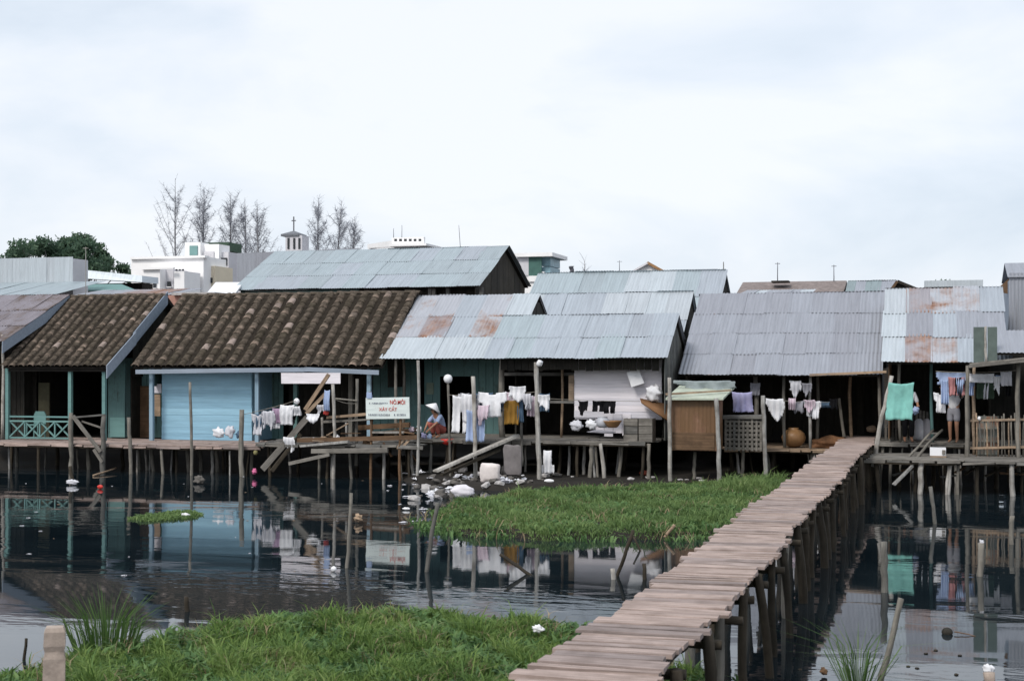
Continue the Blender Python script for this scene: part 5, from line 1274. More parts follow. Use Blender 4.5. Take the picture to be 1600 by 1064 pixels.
cloth('hung_cloth', 'slate grey strip of cloth beside the ochre cloth', 808, 622, 818, 660, 37.12, C_DBLUE, 'sheet', 16, .02, group=g2)
cloth('hung_sock', 'small white garment just left of the knotted stake', 816, 614, 831, 642, 36.85, C_OFF, 'rag', 17, .03, group=g2)
cloth('hung_rag', 'twisted white rag tied right of the knotted stake', 839, 616, 859, 643, 36.75, C_WHITE, 'rag', 18, .04, group=g2)
cloth('hung_shirt', 'white shirt hung below the deck over the rubble', 845, 702, 866, 740, 36.9, C_WHITE, 'shirt_down', 19, .04)
crumple('rag_bundle', 'blue-white crumpled cloth on the grey deck by the window', 889, 655, 912, 674, 38.0, C_OFF, 6)
crumple('rag_bundle', 'white crumpled cloth in the middle of the grey deck', 914, 654, 934, 672, 38.0, C_WHITE, 7)
crumple('rag_bundle', 'grey cloth roll along the front edge of the grey deck', 916, 671, 964, 678, 37.95, C_GREY, 8)
# porch house line
cloth('hung_shirt', 'lavender shirt above the lattice basket', 1143, 612, 1176, 644, 39.2, C_LAV, 'sheet', 21, .05, group=g3, skew=0.05)
cloth('hung_shirt', 'bright white shirt hung between two porch posts', 1197, 622, 1226, 658, 39.5, C_WHITE, 'rag', 22, .05, group=g3)
cloth('hung_rag', 'grey-white cloth tucked high under the porch eave', 1234, 594, 1253, 621, 40.1, C_OFF, 'rag', 23, .04, group=g3)
cloth('hung_rag', 'tan-grey cloth beside the porch post under the eave', 1251, 598, 1269, 621, 40.05, C_GREY, 'rag', 24, .04, group=g3)
cloth('hung_cloth', 'slate grey cloth above the clay jar', 1232, 626, 1257, 652, 40.1, C_GREY, 'rag', 25, .04, group=g3)
cloth('hung_shirt', 'pale blue-white shirt right of the clay jar', 1255, 626, 1282, 651, 40.2, C_OFF, 'shirt', 26, .05, group=g3)
cloth('hung_rag', 'dark blue strip at the right end of the porch line', 1280, 627, 1305, 637, 40.5, C_DBLUE, 'sheet', 27, .02, group=g3)
cloth('hung_cloth', 'grey cloth hung deep in the porch at left', 1172, 598, 1188, 618, 40.5, C_GREY, 'sheet', 28, .03, group=g3)
# right house
cloth('hung_towel', 'large turquoise towel on the bleached leaning stake', 1387, 597, 1430, 656, 38.5, C_TURQ, 'sheet', 31, .035, group=g4, skew=-0.10, nfold=1.6)
cloth('hung_sheet', 'pale blue sheet hung from the right house eave', 1462, 581, 1513, 612, 39.2, C_BLUE, 'rag', 32, .05, group=g4)
cloth('hung_cloth', 'faded pink cloth in front of the pale blue sheet', 1481, 589, 1508, 618, 38.6, C_PINK, 'sheet', 33, .04, group=g4)
cloth('hung_shirt', 'white shirt left of the person in grey shorts', 1458, 613, 1482, 645, 38.7, C_WHITE, 'shirt', 34, .05, group=g4)
cloth('hung_cloth', 'white strip along the lean-to line', 1513, 584, 1553, 598, 38.4, C_WHITE, 'sheet', 35, .03, group=g4)
cloth('hung_cloth', 'dark green cloth on the lean-to line', 1526, 597, 1553, 623, 38.5, C_GREEN, 'sheet', 36, .03, group=g4)
cloth('hung_shirt', 'narrow white garment beside the dark green cloth', 1552, 587, 1564, 618, 38.4, C_WHITE, 'rag', 37, .03, group=g4)
cloth('hung_cloth', 'lavender-white cloth at the right end of the lean-to line', 1563, 580, 1581, 603, 38.3, C_OFF, 'sheet', 38, .03, group=g4, skew=.06)

# ------------------------------------------------------------------ lumber and platform clutter
def lum(label, a, b, wd, ht, mat, Ya, Yb=None, name='timber', cat='timber', seed=0):
    return tag(beam(name, at(a[0], a[1], Ya), at(b[0], b[1], Yb or Ya), wd, ht, mat, None, 0.01, seed), label, cat, 'lumber on the work platform')
lum('upper of two pale beams slanting up under the awning board', (477, 640), (514, 585), .16, .10, W_TAN, 37.3, 37.5, seed=1)
lum('lower of two pale beams slanting up beside the light blue cloth', (479, 646), (511, 612), .14, .09, W_TAN, 37.15, 37.3, seed=2)
lum('dark heavy beam slanting down into the water left of the lumber', (410, 733), (480, 652), .16, .16, W_GREY, 36.8, 37.3, seed=3)
lum('second dark beam beside the one slanting into the water', (424, 736), (470, 678), .10, .10, W_WET, 36.7, 37.2, seed=4)
lum('stack top plank pale and long behind the signboard', (512, 652), (575, 647), .20, .07, W_TAN, 37.3, seed=5)
lum('second plank of the stack behind the signboard', (505, 659), (580, 655), .22, .06, W_GREY, 37.4, seed=6)
lum('brown rail timber running left to right below the signboard', (465, 688), (652, 683), .10, .11, W_BROWN, 37.0, seed=7)
lum('pale timber lying along the platform edge', (470, 697), (545, 690), .16, .07, W_PALE, 36.9, seed=8)
lum('grey timber hung under the platform front', (487, 705), (606, 703), .12, .13, W_GREY, 36.85, seed=9)
lum('sagging grey timber below the platform at left', (452, 724), (515, 710), .10, .09, W_GREY, 36.75, seed=10)
lum('reddish timber behind the signboard posts', (560, 668), (640, 664), .14, .14, W_BROWN, 37.9, seed=11)
lum('whitish lath below the signboard', (582, 675), (632, 675), .05, .05, W_PALE, 37.0, seed=12)
lum('brown crate board right of the signboard post', (603, 676), (650, 672), .30, .12, W_BROWN, 38.3, seed=13)
lum('short slanting lath under the signboard right post', (620, 700), (634, 684), .04, .06, W_TAN, 37.0, seed=14)
lum('parallel short slanting lath under the signboard right post', (626, 702), (640, 686), .04, .06, W_TAN, 37.0, seed=15)
lum('upright grey post stub in the lumber', (504, 690), (503, 652), .06, .06, W_PALE, 37.3, seed=16)
lum('second upright grey post stub in the lumber', (542, 690), (541, 660), .06, .06, W_PALE, 37.3, seed=17)
lum('curved stick between two stakes behind the lumber', (522, 622), (558, 626), .03, .03, W_POLE, 37.5, seed=18)
for i, (a_, b_, c_, d_, m, lab) in enumerate(((481, 683, 500, 693, P_WHITE, 'white plank offcut left on the platform'), (498, 681, 512, 690, W_TAN, 'tan offcut in the middle of the platform'), (521, 678, 531, 688, SHEETW, 'white round offcut by the light stake'),
        (528, 687, 546, 698, W_GREY, 'grey offcut heap under the brown rail'), (566, 687, 580, 697, W_BROWN, 'brown offcut under the signboard left post'))):
    crumple('wood_offcut', lab, a_, b_, c_, d_, 37.1, m, i, 'offcut', .8, 'offcuts on the work platform', .3)
# gangplanks
def gang(label, a, b, wd, m, Ya, Yb, cat='plank'): return tag(beam('gangplank', at(a[0], a[1], Ya), at(b[0], b[1], Yb), wd, .06, m, None, .012, 3), label, cat)
gang('long pale gangplank slanting up from the rubble to the grey deck', (680, 736), (808, 680), .26, W_PALE, 35.6, 37.7)
gang('darker lower gangplank beside the long pale one', (690, 742), (780, 702), .12, W_WET, 35.5, 37.2)
gang('white plank slanting into the water under the landing deck', (1396, 758), (1425, 728), .10, W_PALE, 36.3, 36.5)

# ------------------------------------------------------------------ objects on and around the decks
# rusty shed on stakes
Ys = 37.4
sh = thing('rusty_shed', 'small brown rusty sheet shed with a pale lid roof on stakes', 'shed', (X(1085, Ys), Ys, 0.8))
zb_, zt_ = Zp(1085, 704, Ys), Zp(1085, 623, Ys); xa, xb = X(1050, Ys), X(1118, Ys)
bx('back_wall', xa, xb, Ys + 1.3, Ys + 1.35, zb_, zt_, W_DARK, sh); bx('floor', xa, xb, Ys + .03, Ys + 1.3, zb_, zb_ + .05, W_DARK, sh)
for i in range(2):
    M = T(xa + (xb - xa) * (i + .5) / 2, Ys - 0.01 * i, zb_) @ Euler((R(90), 0, 0)).to_matrix().to_4x4()
    new('sheet', sheet_me((xb - xa) / 2 + .06, zt_ - zb_, TIN_BROWN, i), TIN_BROWN, M, sh)
bx('lower_panel', xa + .02, xb - .02, Ys - .05, Ys - .03, zb_ + 0.02, zb_ + .48, W_BROWN, sh)
for xs in (xa, xb): bx('side_panel', xs - .015, xs + .015, Ys + .03, Ys + 1.3, zb_, zt_, TIN_BROWN, sh)
vs = [at(1040, 622, Ys - .2), at(1130, 622, Ys - .2), at(1148, 604, Ys + 1.4), at(1062, 602, Ys + 1.4)]; vs = vs + [v - Vector((0, 0, .05)) for v in vs]
new('lid_roof', mesh('lid_roof', vs, [(0, 1, 2, 3), (7, 6, 5, 4), (0, 4, 5, 1), (1, 5, 6, 2), (2, 6, 7, 3), (3, 7, 4, 0)]), plain('pale_green_sheet', (0.42, 0.46, 0.38), .7), None, sh)
beam('roof_batten', at(1040, 616, Ys - .22), at(1142, 610, Ys + .5), .04, .05, W_TAN, sh)
cloth('roof_tarp', 'grey-white sheet of plastic lying over the rusty shed roof', 1052, 594, 1150, 618, 38.4, cloth_m('grey_tarp', (0.38, 0.43, 0.45)), 'rag', 41, .10, 'tarpaulin', None)
# lattice basket
Yb_ = 38.7
bk = thing('lattice_basket', 'large grey woven lattice basket between two white stakes', 'basket', (X(1160, Yb_), Yb_, 0.6))
xa, xb = X(1134, Yb_), X(1189, Yb_); z0_, z1_ = Zp(1160, 704, Yb_), Zp(1160, 655, Yb_)
for i in range(9):
    xx = xa + (xb - xa) * i / 8; bx('strip', xx - .028, xx + .028, Yb_ - .035 + .012 * (i % 2), Yb_ - .02 + .012 * (i % 2), z0_, z1_ - .03 * (i % 3), W_GREY, bk, .006)
for i in range(7):
    zz = z0_ + (z1_ - z0_) * (i + .5) / 7; bx('weaver', xa - .03, xb + .03, Yb_ - .012 + .02 * (i % 2), Yb_ + .004 + .02 * (i % 2), zz - .03, zz + .03, W_GREY, bk, .006)
bx('back_panel', xa, xb, Yb_ + .5, Yb_ + .55, z0_, z1_, W_DARK, bk); bx('lid', xa - .1, xb + .05, Yb_ - .06, Yb_ + .6, z1_ + .02, z1_ + .10, W_GREY, bk, .02)
for xs in (xa, xb): bx('side_panel', xs - .02, xs + .02, Yb_ + .03, Yb_ + .49, z0_, z1_, W_GREY, bk)
# jars, can, sack, crate, mat
jar = tag(new('clay_jar', lathe_me([(.10, 0), (.22, .05), (.31, .16), (.34, .28), (.30, .40), (.20, .48), (.13, .51), (.15, .545), (.12, .55)], 26, 'clay_jar'), CLAY, T(X(1240, 40.9), 40.9, .87)), 'round brown glazed clay jar on the porch deck', 'jar')
crumple('basket_bundle', 'low straw bundle in the porch doorway', 1352, 664, 1372, 676, 42.0, W_TAN, 9, 'bundle', .9, None, .12)
crumple('straw_heap', 'reddish-brown straw heap at the walkway end', 1262, 678, 1330, 706, 40.9, plain('reddish_straw', (0.20, 0.10, 0.05), .95, .4, 12, .6), 10, 'heap', 1.0, None, .3)
can = tag(new('hanging_can', box_me(.36, .22, .44, SHEETW, .012, 5), SHEETW, T(at(993, 590, 39.05)) @ Euler((0, R(-20), 0.1)).to_matrix().to_4x4()), 'white square can hung tilted on the whitewashed wall', 'can')
tag(box('spout', at(997, 579, 39.03), (.09, .08, .06), SHEETW, can, (0, R(-20), 0)))
crumple('white_sack', 'white domed sack wedged above the tan mat', 1008, 598, 1036, 630, 38.95, C_WHITE, 11, 'sack', .6, None, .32)
# bent mat
Ym = 38.9; vs, fs = [], []
for i in range(9):
    u = i / 8; b_ = .35 * math.sin(u * 3.0); p = at(1000 + 46 * u, 622 + 10 * u, Ym + .1); q = at(1002 + 44 * u, 628 + 30 * u, Ym - b_ - .05); vs += [p, q, q + Vector((0, .02, -.04)), p + Vector((0, .02, -.04))]
for i in range(8):
    for j in range(4): fs.append((i * 4 + j, i * 4 + (j + 1) % 4, i * 4 + 4 + (j + 1) % 4, i * 4 + 4 + j))
tag(new('bent_mat', mesh('bent_mat', vs, fs, True), C_BROWN), 'curved tan mat hanging between the pale house and the rusty shed', 'mat')
Yc = 38.2
ct = thing('wooden_crate', 'grey wooden crate with a split front under the tan mat', 'crate', (X(998, Yc), Yc, 1.0))
for i in range(2):
    for j in range(3):
        pa = 975 + 23 * i; pbox('slat', ct, pa, pa + 21, 654 + 12.5 * j, 665.5 + 12.5 * j, Yc, .03, W_GREY)
pbox('back_panel', ct, 975, 1019, 654, 691, Yc + .5, .04, W_DARK); pbox('side_panel', ct, 974, 976, 654, 691, Yc + .04, .45, W_GREY); pbox('side_panel', ct, 1018, 1020, 654, 691, Yc + .04, .45, W_GREY)
pot = tag(new('grey_pot', lathe_me([(.10, 0), (.17, .05), (.19, .16), (.15, .25), (.12, .28), (.14, .30)], 18, 'grey_pot'), plain('grey_enamel', (.42, .43, .47), .5), T(at(942, 668, 38.1))), 'grey pot standing on the deck left of the brown basin', 'pot')
tag(new('brown_basin', lathe_me([(.12, 0), (.17, .05), (.24, .16), (.26, .19), (.23, .17), (.15, .06), (.02, .05)], 20, 'brown_basin'), CLAY, T(at(957, 668, 38.0))), 'brown basin on the deck left of the wooden crate', 'basin')
# right side things
Yd = 38.9
dr = tag(new('drum', lathe_me([(.29, 0), (.29, .02), (.285, .03), (.285, .33), (.30, .345), (.285, .36), (.285, .66), (.30, .675), (.285, .69), (.285, .98), (.29, 1.0), (.27, 1.0), (.26, .97)], 26, 'drum'), tin('dull_drum_sheet', (.15, .16, .14), .35), T(X(1543, Yd), Yd, .87)), 'dull ribbed metal drum behind the picket rail', 'drum')
bxo = thing('white_box', 'white box with brown base on the landing deck', 'box', (X(1465, 37.6), 37.6, .87))
pbox('body', bxo, 1453, 1478, 700, 712, 37.5, .4, SHEETW); pbox('base', bxo, 1453.5, 1478.5, 712, 718, 37.49, .42, W_TAN); pbox('latch', bxo, 1472, 1477, 703, 710, 37.46, .03, W_GREY)
ld = thing('ladder', 'rough two-pole ladder leaning from landing to raised deck', 'ladder', at(1430, 715, 37.6))
for (a_, b_) in (((1412, 722), (1458, 672)), ((1428, 722), (1472, 672))): pole('ladder_rail', at(a_[0], a_[1], 37.3), at(b_[0], b_[1], 39.4), .04, .035, W_POLE, ld)
for k in range(5):
    u = (k + .5) / 5; beam('rung', at(1412 + 46 * u, 722 - 50 * u, 37.3 + 2.1 * u), at(1428 + 44 * u, 722 - 50 * u, 37.3 + 2.1 * u), .04, .04, W_GREY, ld)
for i, (px, r) in enumerate(((1436, .16), (1448, .14))):
    tag(new('grey_sack', lathe_me([(.06, 0), (r, .06), (r * 1.05, .3), (r * .8, .52), (.05, .6)], 12, 'grey_sack'), C_GREY if i else C_OFF, T(X(px, 40.6), 40.6, 1.12)), ('taller pale' if not i else 'darker') + ' sack standing on the raised deck behind the ladder', 'sack')
crumple('rail_bundle', 'pale bundle on top of the picket rail', 1527, 650, 1533, 658, 38.2, SHEETW, 3, 'bundle', 1)

# ------------------------------------------------------------------ rubble, litter
def rock_me(seed, mat):
    k = ('rock', seed, mat.name)
    if k in CACHE: return CACHE[k]
    rn = random.Random(seed); bm = bmesh.new(); bmesh.ops.create_icosphere(bm, subdivisions=1, radius=1)
    for v in bm.verts: v.co = Vector((v.co.x * rn.uniform(.7, 1.1), v.co.y * rn.uniform(.7, 1.1), v.co.z * rn.uniform(.6, 1.0)))
    me = bm2me('rock', bm); me.materials.append(mat); CACHE[k] = me; return me
def scrap_me(seed, mat):
    k = ('scrap', seed, mat.name)
    if k in CACHE: return CACHE[k]
    rn = random.Random(seed * 7 + 1); n = 6; vs, fs = [], []
    for j in range(n + 1):
        for i in range(n + 1):
            u, v = i / n * 2 - 1, j / n * 2 - 1; k2 = 1 - .35 * rn.random() * max(abs(u), abs(v))
            vs.append((u * k2 + rn.uniform(-.08, .08), v * k2 + rn.uniform(-.08, .08), rn.uniform(0, 1.0) * (1.2 - max(abs(u), abs(v))) ))
    for j in range(n):
        for i in range(n):
            if rn.random() > .08: a = j * (n + 1) + i; fs.append((a, a + 1, a + n + 2, a + n + 1))
    me = mesh('scrap', vs, fs); me.materials.append(mat); CACHE[k] = me; return me
rn = random.Random(77)
for i in range(110):
    px = rn.gauss(735, 55); py = rn.uniform(736, 775) if px < 800 else rn.uniform(742, 764)
    if px < 645 or px > 880 or (py > 762 and px > 745): continue
    p = gr(px, py, .10); s = rn.uniform(.05, .16) * (1.2 if py > 755 else 1)
    m = rn.choice((STONE, STONE, STONE_D, STONE_D, STONE_D, C_WHITE, C_OFF))
    M = T(p.x, p.y, max(0.0, hgt(p.x, p.y)) + s * .25) @ Euler((rn.uniform(-.4, .4), rn.uniform(-.4, .4), rn.uniform(0, 6))).to_matrix().to_4x4() @ Matrix.Diagonal((s * rn.uniform(.8, 1.6), s, s * rn.uniform(.5, .9), 1))
    pale = m in (P_WHITE, C_WHITE, C_OFF)
    tag(new('litter_scrap' if pale else 'rubble_stone', scrap_me(rn.randrange(5), m) if pale else rock_me(rn.randrange(5), m), m, M), 'white scrap lying in the rubble heap at the water edge' if pale else ('pale broken stone in the rubble heap at the water edge' if m is STONE else 'dark stone in the rubble heap at the water edge'),
        'litter' if pale else 'stone', 'white scraps in the rubble' if pale else ('pale rubble stones' if m is STONE else 'dark rubble stones'))
rn = random.Random(5)
for i in range(30):
    px, py = rn.uniform(600, 700), rn.uniform(728, 820)
    if px > 665 and py > 775: continue
    p = gr(px, py, 0); s = rn.uniform(.03, .09)
    tag(new('litter_scrap', scrap_me(rn.randrange(5), C_OFF), C_OFF, T(p.x, p.y, max(0, hgt(p.x, p.y)) + s * .15) @ Matrix.Rotation(rn.uniform(0, 6), 4, 'Z') @ Matrix.Diagonal((s * 1.6, s, s * .4, 1))), 'small pale scrap floating beside the rubble heap', 'litter', 'scraps afloat by the rubble')
def gcr(name, label, px0, py0, px1, py1, mat, seed=0, cat='litter', lump=.25, z=0.0, flat=.7, sq=1.0):
    Yg = gr((px0 + px1) / 2, py1, z).y; return crumple(name, label, px0, py0, px1, py1, Yg, mat, seed, cat, flat, None, lump, sq)
gcr('foam_block', 'big white block standing in the rubble under the gangplank', 749, 722, 782, 754, plain('dirty_white_foam', (.66, .60, .58), .9, .15), 1, 'block', .10, .12, .7, .45)
gcr('white_sack', 'white lumpy sack at the water edge before the weed island', 703, 756, 742, 779, P_WHITE, 2, 'sack', .18)
crumple('propped_board', 'upright weathered grey panel propped under the deck', 786, 694, 817, 744, 36.4, plain('weathered_grey_sheet', (.17, .155, .155), .9, .3, 3), 3, 'panel', .12, None, .10, .4)
gcr('dirty_sack', 'brownish sack beside the big white block', 782, 726, 796, 744, STONE_D, 4, 'sack', .15, .12)
crumple('plastic_scrap', 'white plastic scrap capping the mossy stake', 1529, 842, 1538, 856, gr(1533, 900).y, C_OFF, 23, 'plastic scrap', .9, None, .35)
gcr('white_tray', 'white tray on the mud behind the weed island', 850, 748, 866, 754, SHEETW, 5, 'tray', .05, .14)
gcr('red_bucket', 'dull red bucket lying under the deck behind the weed island', 998, 734, 1014, 743, plain('dull_red', (.22, .05, .03), .6), 6, 'bucket', .12, .14)
gcr('plastic_bag', 'bright white plastic bag on the near grass by the walkway', 829, 974, 852, 990, SHEETW, 7, 'bag', .3, .22)
gcr('plastic_bag', 'white plastic scrap at the left shore of the near grass', 322, 988, 343, 999, SHEETW, 8, 'bag', .3, .12)
gcr('paper_scrap', 'small white scrap right of the shore plastic scrap', 370, 985, 384, 996, SHEETW, 9, 'litter', .3, .14)
gcr('tan_scrap', 'tan scrap floating off the near grass', 411, 960, 428, 966, W_TAN, 10, 'litter', .2)
gcr('floating_rag', 'lavender-white rag floating below the railed porch', 102, 748, 124, 758, C_OFF, 11, 'rag', .25)
gcr('red_ball', 'small red float near the porch stakes', 152, 757, 161, 764, REDP, 12, 'float', .08)
tag(crumple('pink_bag', 'pink plastic bag hanging under the deck left of the lumber', 393, 731, 402, 742, 36.9, PINKP, 13, 'bag'), None)
crumple('yellow_gourd', 'small yellowish round float under the deck left of the lumber', 396, 703, 403, 711, 37.2, plain('dull_yellow', (.22, .20, .09), .7), 14, 'float', .9, None, .05)
gcr('brown_rag', 'brown rag floating under the weed raft stakes', 302, 742, 322, 756, STONE_D, 15, 'rag', .3)
gcr('white_scrap', 'white scrap lying on the weed raft', 281, 800, 298, 808, SHEETW, 16, 'litter', .3)
gcr('straw_ball', 'tan tangled scrap on the slim stake in open water', 552, 801, 568, 817, W_TAN, 17, 'litter', .35)
gcr('white_bottle', 'white float near the foot of the slim stake', 517, 884, 526, 893, SHEETW, 18, 'float', .1)
gcr('foam_scrap', 'white foam scrap floating among ripples by the weed island', 628, 792, 642, 797, SHEETW, 19, 'litter', .15)
ct = gr(1480, 990); co = tag(new('coconut', lathe_me([(.02, -.06), (.05, -.04), (.068, 0), (.05, .04), (.02, .055)], 14, 'coconut'), W_DARKV, T(ct.x, ct.y, .02)), 'brown coconut with a stick floating at right', 'coconut')
tag(pole('stick', (ct.x + .08, ct.y, .03), (ct.x + .32, ct.y - .06, .0), .008, .005, W_BROWN, co))
rn = random.Random(3)
for i, (px, py) in enumerate(((1447, 1021), (1419, 1041), (1433, 1044), (1494, 1054), (1462, 1016), (1500, 1024), (1250, 1046))):
    p = gr(px, py); tag(new('floating_seed', rock_me(i % 5, W_WET), W_WET, T(p.x, p.y, .005) @ Matrix.Diagonal((.03, .025, .015, 1))), 'tiny dark seed afloat on the pale water at bottom right', 'seed', 'floating dark seeds')
st = wpole('short concrete stub', 1547, 1075, 1545, 1050, .06, CONC, name='stub_post', cat='post'); tag(st, 'short stub post capped with a white rag in the bottom right corner', 'post')
gcr('white_rag', 'white rag on the stub post in the bottom right corner', 1534, 1036, 1556, 1056, C_WHITE, 20, 'rag', .35)
gcr('brown_leaf', 'brown curled leaf caught in the arching grass tuft', 1280, 1041, 1294, 1056, W_BROWN, 21, 'leaf', .3)
rn = random.Random(9)
for i in range(26):
    px, py = rn.uniform(30, 640), rn.uniform(742, 900)
    p = gr(px, py); s = rn.uniform(.012, .035)
    tag(new('floating_speck', scrap_me(i % 5, C_OFF if i % 3 else W_TAN), None, T(p.x, p.y, .004) @ Matrix.Rotation(rn.uniform(0, 6), 4, 'Z') @ Matrix.Diagonal((s * 1.5, s, s * .4, 1))), 'tiny pale speck drifting on the dark canal water at left', 'litter', 'specks drifting on the dark water')
rn = random.Random(10)
for i in range(16):
    px, py = rn.uniform(880, 1200), rn.uniform(746, 760)
    p = gr(px, py, .14); s = rn.uniform(.04, .10)
    tag(new('mud_stone', rock_me(i % 5, STONE), STONE, T(p.x, p.y, max(0, hgt(p.x, p.y)) + .03) @ Matrix.Diagonal((s * 1.4, s, s * .6, 1))), 'pale stone on the mud behind the weed island', 'stone', 'stones behind the weed island')

# ------------------------------------------------------------------ people
def skin_obj(name, verts, edges, mat, M, parent=None, sub=2, root=0):
    me = bpy.data.meshes.new(name); bm = bmesh.new(); ly = bm.verts.layers.skin.verify(); vv = []
    for i, (co, r) in enumerate(verts):
        v = bm.verts.new(co); v[ly].radius = (r, r) if not isinstance(r, tuple) else r; v[ly].use_root = (i == root); vv.append(v)
    for a, b in edges: bm.edges.new((vv[a], vv[b]))
    bm.to_mesh(me); bm.free(); o = new(name, me, mat, M, parent)
    o.modifiers.new('skin', 'SKIN').use_smooth_shade = True; s = o.modifiers.new('sub', 'SUBSURF'); s.levels = s.render_levels = sub
    return o
def person(label, loc, rz, J, hair=True, shirt=None, trousers=None, hem='long', group=None):
    """J: joint dict in local metres, facing -y"""
    M = T(loc) @ Matrix.Rotation(rz, 4, 'Z')
    t = tag(new('person', None, None, T(loc)), label, 'person', group)
    names = list(J); idx = {n: i for i, n in enumerate(names)}
    rad = dict(pelvis=.12, chest=.125, waist=.11, neck=.045, head=.085, crown=.075, nose=.016, chin=.04)
    for s in 'lr': rad.update({'sh' + s: .055, 'el' + s: .038, 'wr' + s: .026, 'pa' + s: .03, 'hip' + s: .085, 'kn' + s: .055, 'an' + s: .036, 'he' + s: .036, 'to' + s: .028})
    V = [(J[n], rad[n]) for n in names]; E = [('pelvis', 'waist'), ('waist', 'chest'), ('chest', 'neck'), ('neck', 'head'), ('head', 'crown')]
    for s in 'lr': E += [('chest', 'sh' + s), ('sh' + s, 'el' + s), ('el' + s, 'wr' + s), ('wr' + s, 'pa' + s), ('pelvis', 'hip' + s), ('hip' + s, 'kn' + s), ('kn' + s, 'an' + s), ('an' + s, 'to' + s)]
    # fingers
    for s in 'lr':
        pw, pp = Vector(J['wr' + s]), Vector(J['pa' + s]); d = (pp - pw).normalized(); sd = d.cross(Vector((0, 1, 0.2))).normalized()
        for k, L in ((-1.5, .055), (-.5, .07), (.5, .075), (1.5, .065)):
            a = pp + sd * (.016 * k) + d * .02; n0 = len(V); V.append((tuple(a), .009)); V.append((tuple(a + d * L * .55), .008)); V.append((tuple(a + d * L + Vector((0, -.02, -.015))), .007))
            names += ['f'] * 3; E += [('pa' + s, n0), (n0, n0 + 1), (n0 + 1, n0 + 2)]
        a = pw.lerp(pp, .45) + sd * .03; n0 = len(V); V.append((tuple(a), .010)); V.append((tuple(a + sd * .025 + d * .035), .008)); names += ['f'] * 2; E += [('wr' + s, n0), (n0, n0 + 1)]
    E = [(idx.get(a, a), idx.get(b, b)) for a, b in E]
    body = skin_obj('body', V, E, SKIN, M, t)
    h_ = Vector(J['head']); c_ = Vector(J['crown']); up = (c_ - h_).normalized()
    hc = h_.lerp(c_, .55)
    if hair:
        bm = bmesh.new(); bmesh.ops.create_icosphere(bm, subdivisions=3, radius=.105)
        for v in bm.verts:
            v.co.z *= 1.08
            if v.co.y < -.045 and v.co.z < .055: v.co.y = -.045
            if v.co.z < -.06: v.co.x *= .8
        new('hair', bm2me('hair', bm, True), HAIR, M @ T(hc + Vector((0, .018, .012))), t)
    bm = bmesh.new(); bmesh.ops.create_cone(bm, cap_ends=True, segments=8, radius1=.016, radius2=.004, depth=.03); new('nose', bm2me('nose', bm, True), SKIN, M @ T(hc + Vector((0, -.088, -.02))) @ Euler((R(70), 0, 0)).to_matrix().to_4x4(), t)
    for s in (-1, 1):
        bm = bmesh.new(); bmesh.ops.create_icosphere(bm, subdivisions=1, radius=.011); new('eye', bm2me('eye', bm, True), HAIR, M @ T(hc + Vector((s * .03, -.078, .0))), t)
    if shirt:
        nm = ['pelvis', 'waist', 'chest', 'shl', 'shr', 'ell', 'elr']; ix = {n: i for i, n in enumerate(nm)}; rr = dict(pelvis=.145, waist=.135, chest=.145, shl=.075, shr=.075, ell=.058, elr=.058)
        skin_obj('shirt', [(tuple(Vector(J[n])), rr[n]) for n in nm], [(ix[a], ix[b]) for a, b in (('pelvis', 'waist'), ('waist', 'chest'), ('chest', 'shl'), ('chest', 'shr'), ('shl', 'ell'), ('shr', 'elr'))], shirt, M, t)
    if trousers:
        V = [(J['waist'], .12), (J['pelvis'], .14)]; E = [(0, 1)]
        for s in 'lr':
            n0 = len(V); kn, an = Vector(J['kn' + s]), Vector(J['an' + s]); V += [(J['hip' + s], .105), (tuple(Vector(J['hip' + s]).lerp(kn, .75)), .085)]; E += [(1, n0), (n0, n0 + 1)]
            if hem == 'long': V += [(tuple(kn), .08), (tuple(kn.lerp(an, .85)), .07)]; E += [(n0 + 1, n0 + 2), (n0 + 2, n0 + 3)]
        skin_obj('trousers' if hem == 'long' else 'shorts', V, E, trousers, M, t, root=1)
    return t
def standing(arm='down', k=1.0):
    J = dict(pelvis=(0, 0, .86), waist=(0, 0, 1.02), chest=(0, 0, 1.22), neck=(0, -.01, 1.36), head=(0, -.02, 1.45), crown=(0, -.01, 1.53))
    for s, q in (('l', -1), ('r', 1)):
        J['sh' + s] = (q * .16, 0, 1.29)
        if arm == 'up': J.update({'el' + s: (q * .27, -.16, 1.22), 'wr' + s: (q * .24, -.26, 1.42), 'pa' + s: (q * .235, -.28, 1.49)})
        elif arm == 'half': J.update({'el' + s: (q * .24, -.04, 1.04), 'wr' + s: (q * .22, -.24, .98), 'pa' + s: (q * .215, -.31, .98)})
        J.update({'hip' + s: (q * .085, 0, .80), 'kn' + s: (q * .09, -.03, .45), 'an' + s: (q * .09, .02, .07), 'to' + s: (q * .10, -.13, .03)})
    return {a: tuple(c * k for c in b) for a, b in J.items()}
person('barefoot person in black trousers half hidden behind the turquoise towel', (X(1419, 39.75), 39.75, 1.125), 0.15, standing('half'), True, C_OFF, C_BLACK)
crumple('blue_cloth', 'light blue cloth held beside the turquoise towel', 1424, 634, 1437, 649, 39.4, C_BLUE, 3, 'cloth', .7)
person('barefoot person in white shirt and grey shorts reaching up behind the pink cloth', (X(1490, 39.75), 39.75, 1.125), -0.3, standing('up'), True, C_WHITE, C_GREY, 'short')
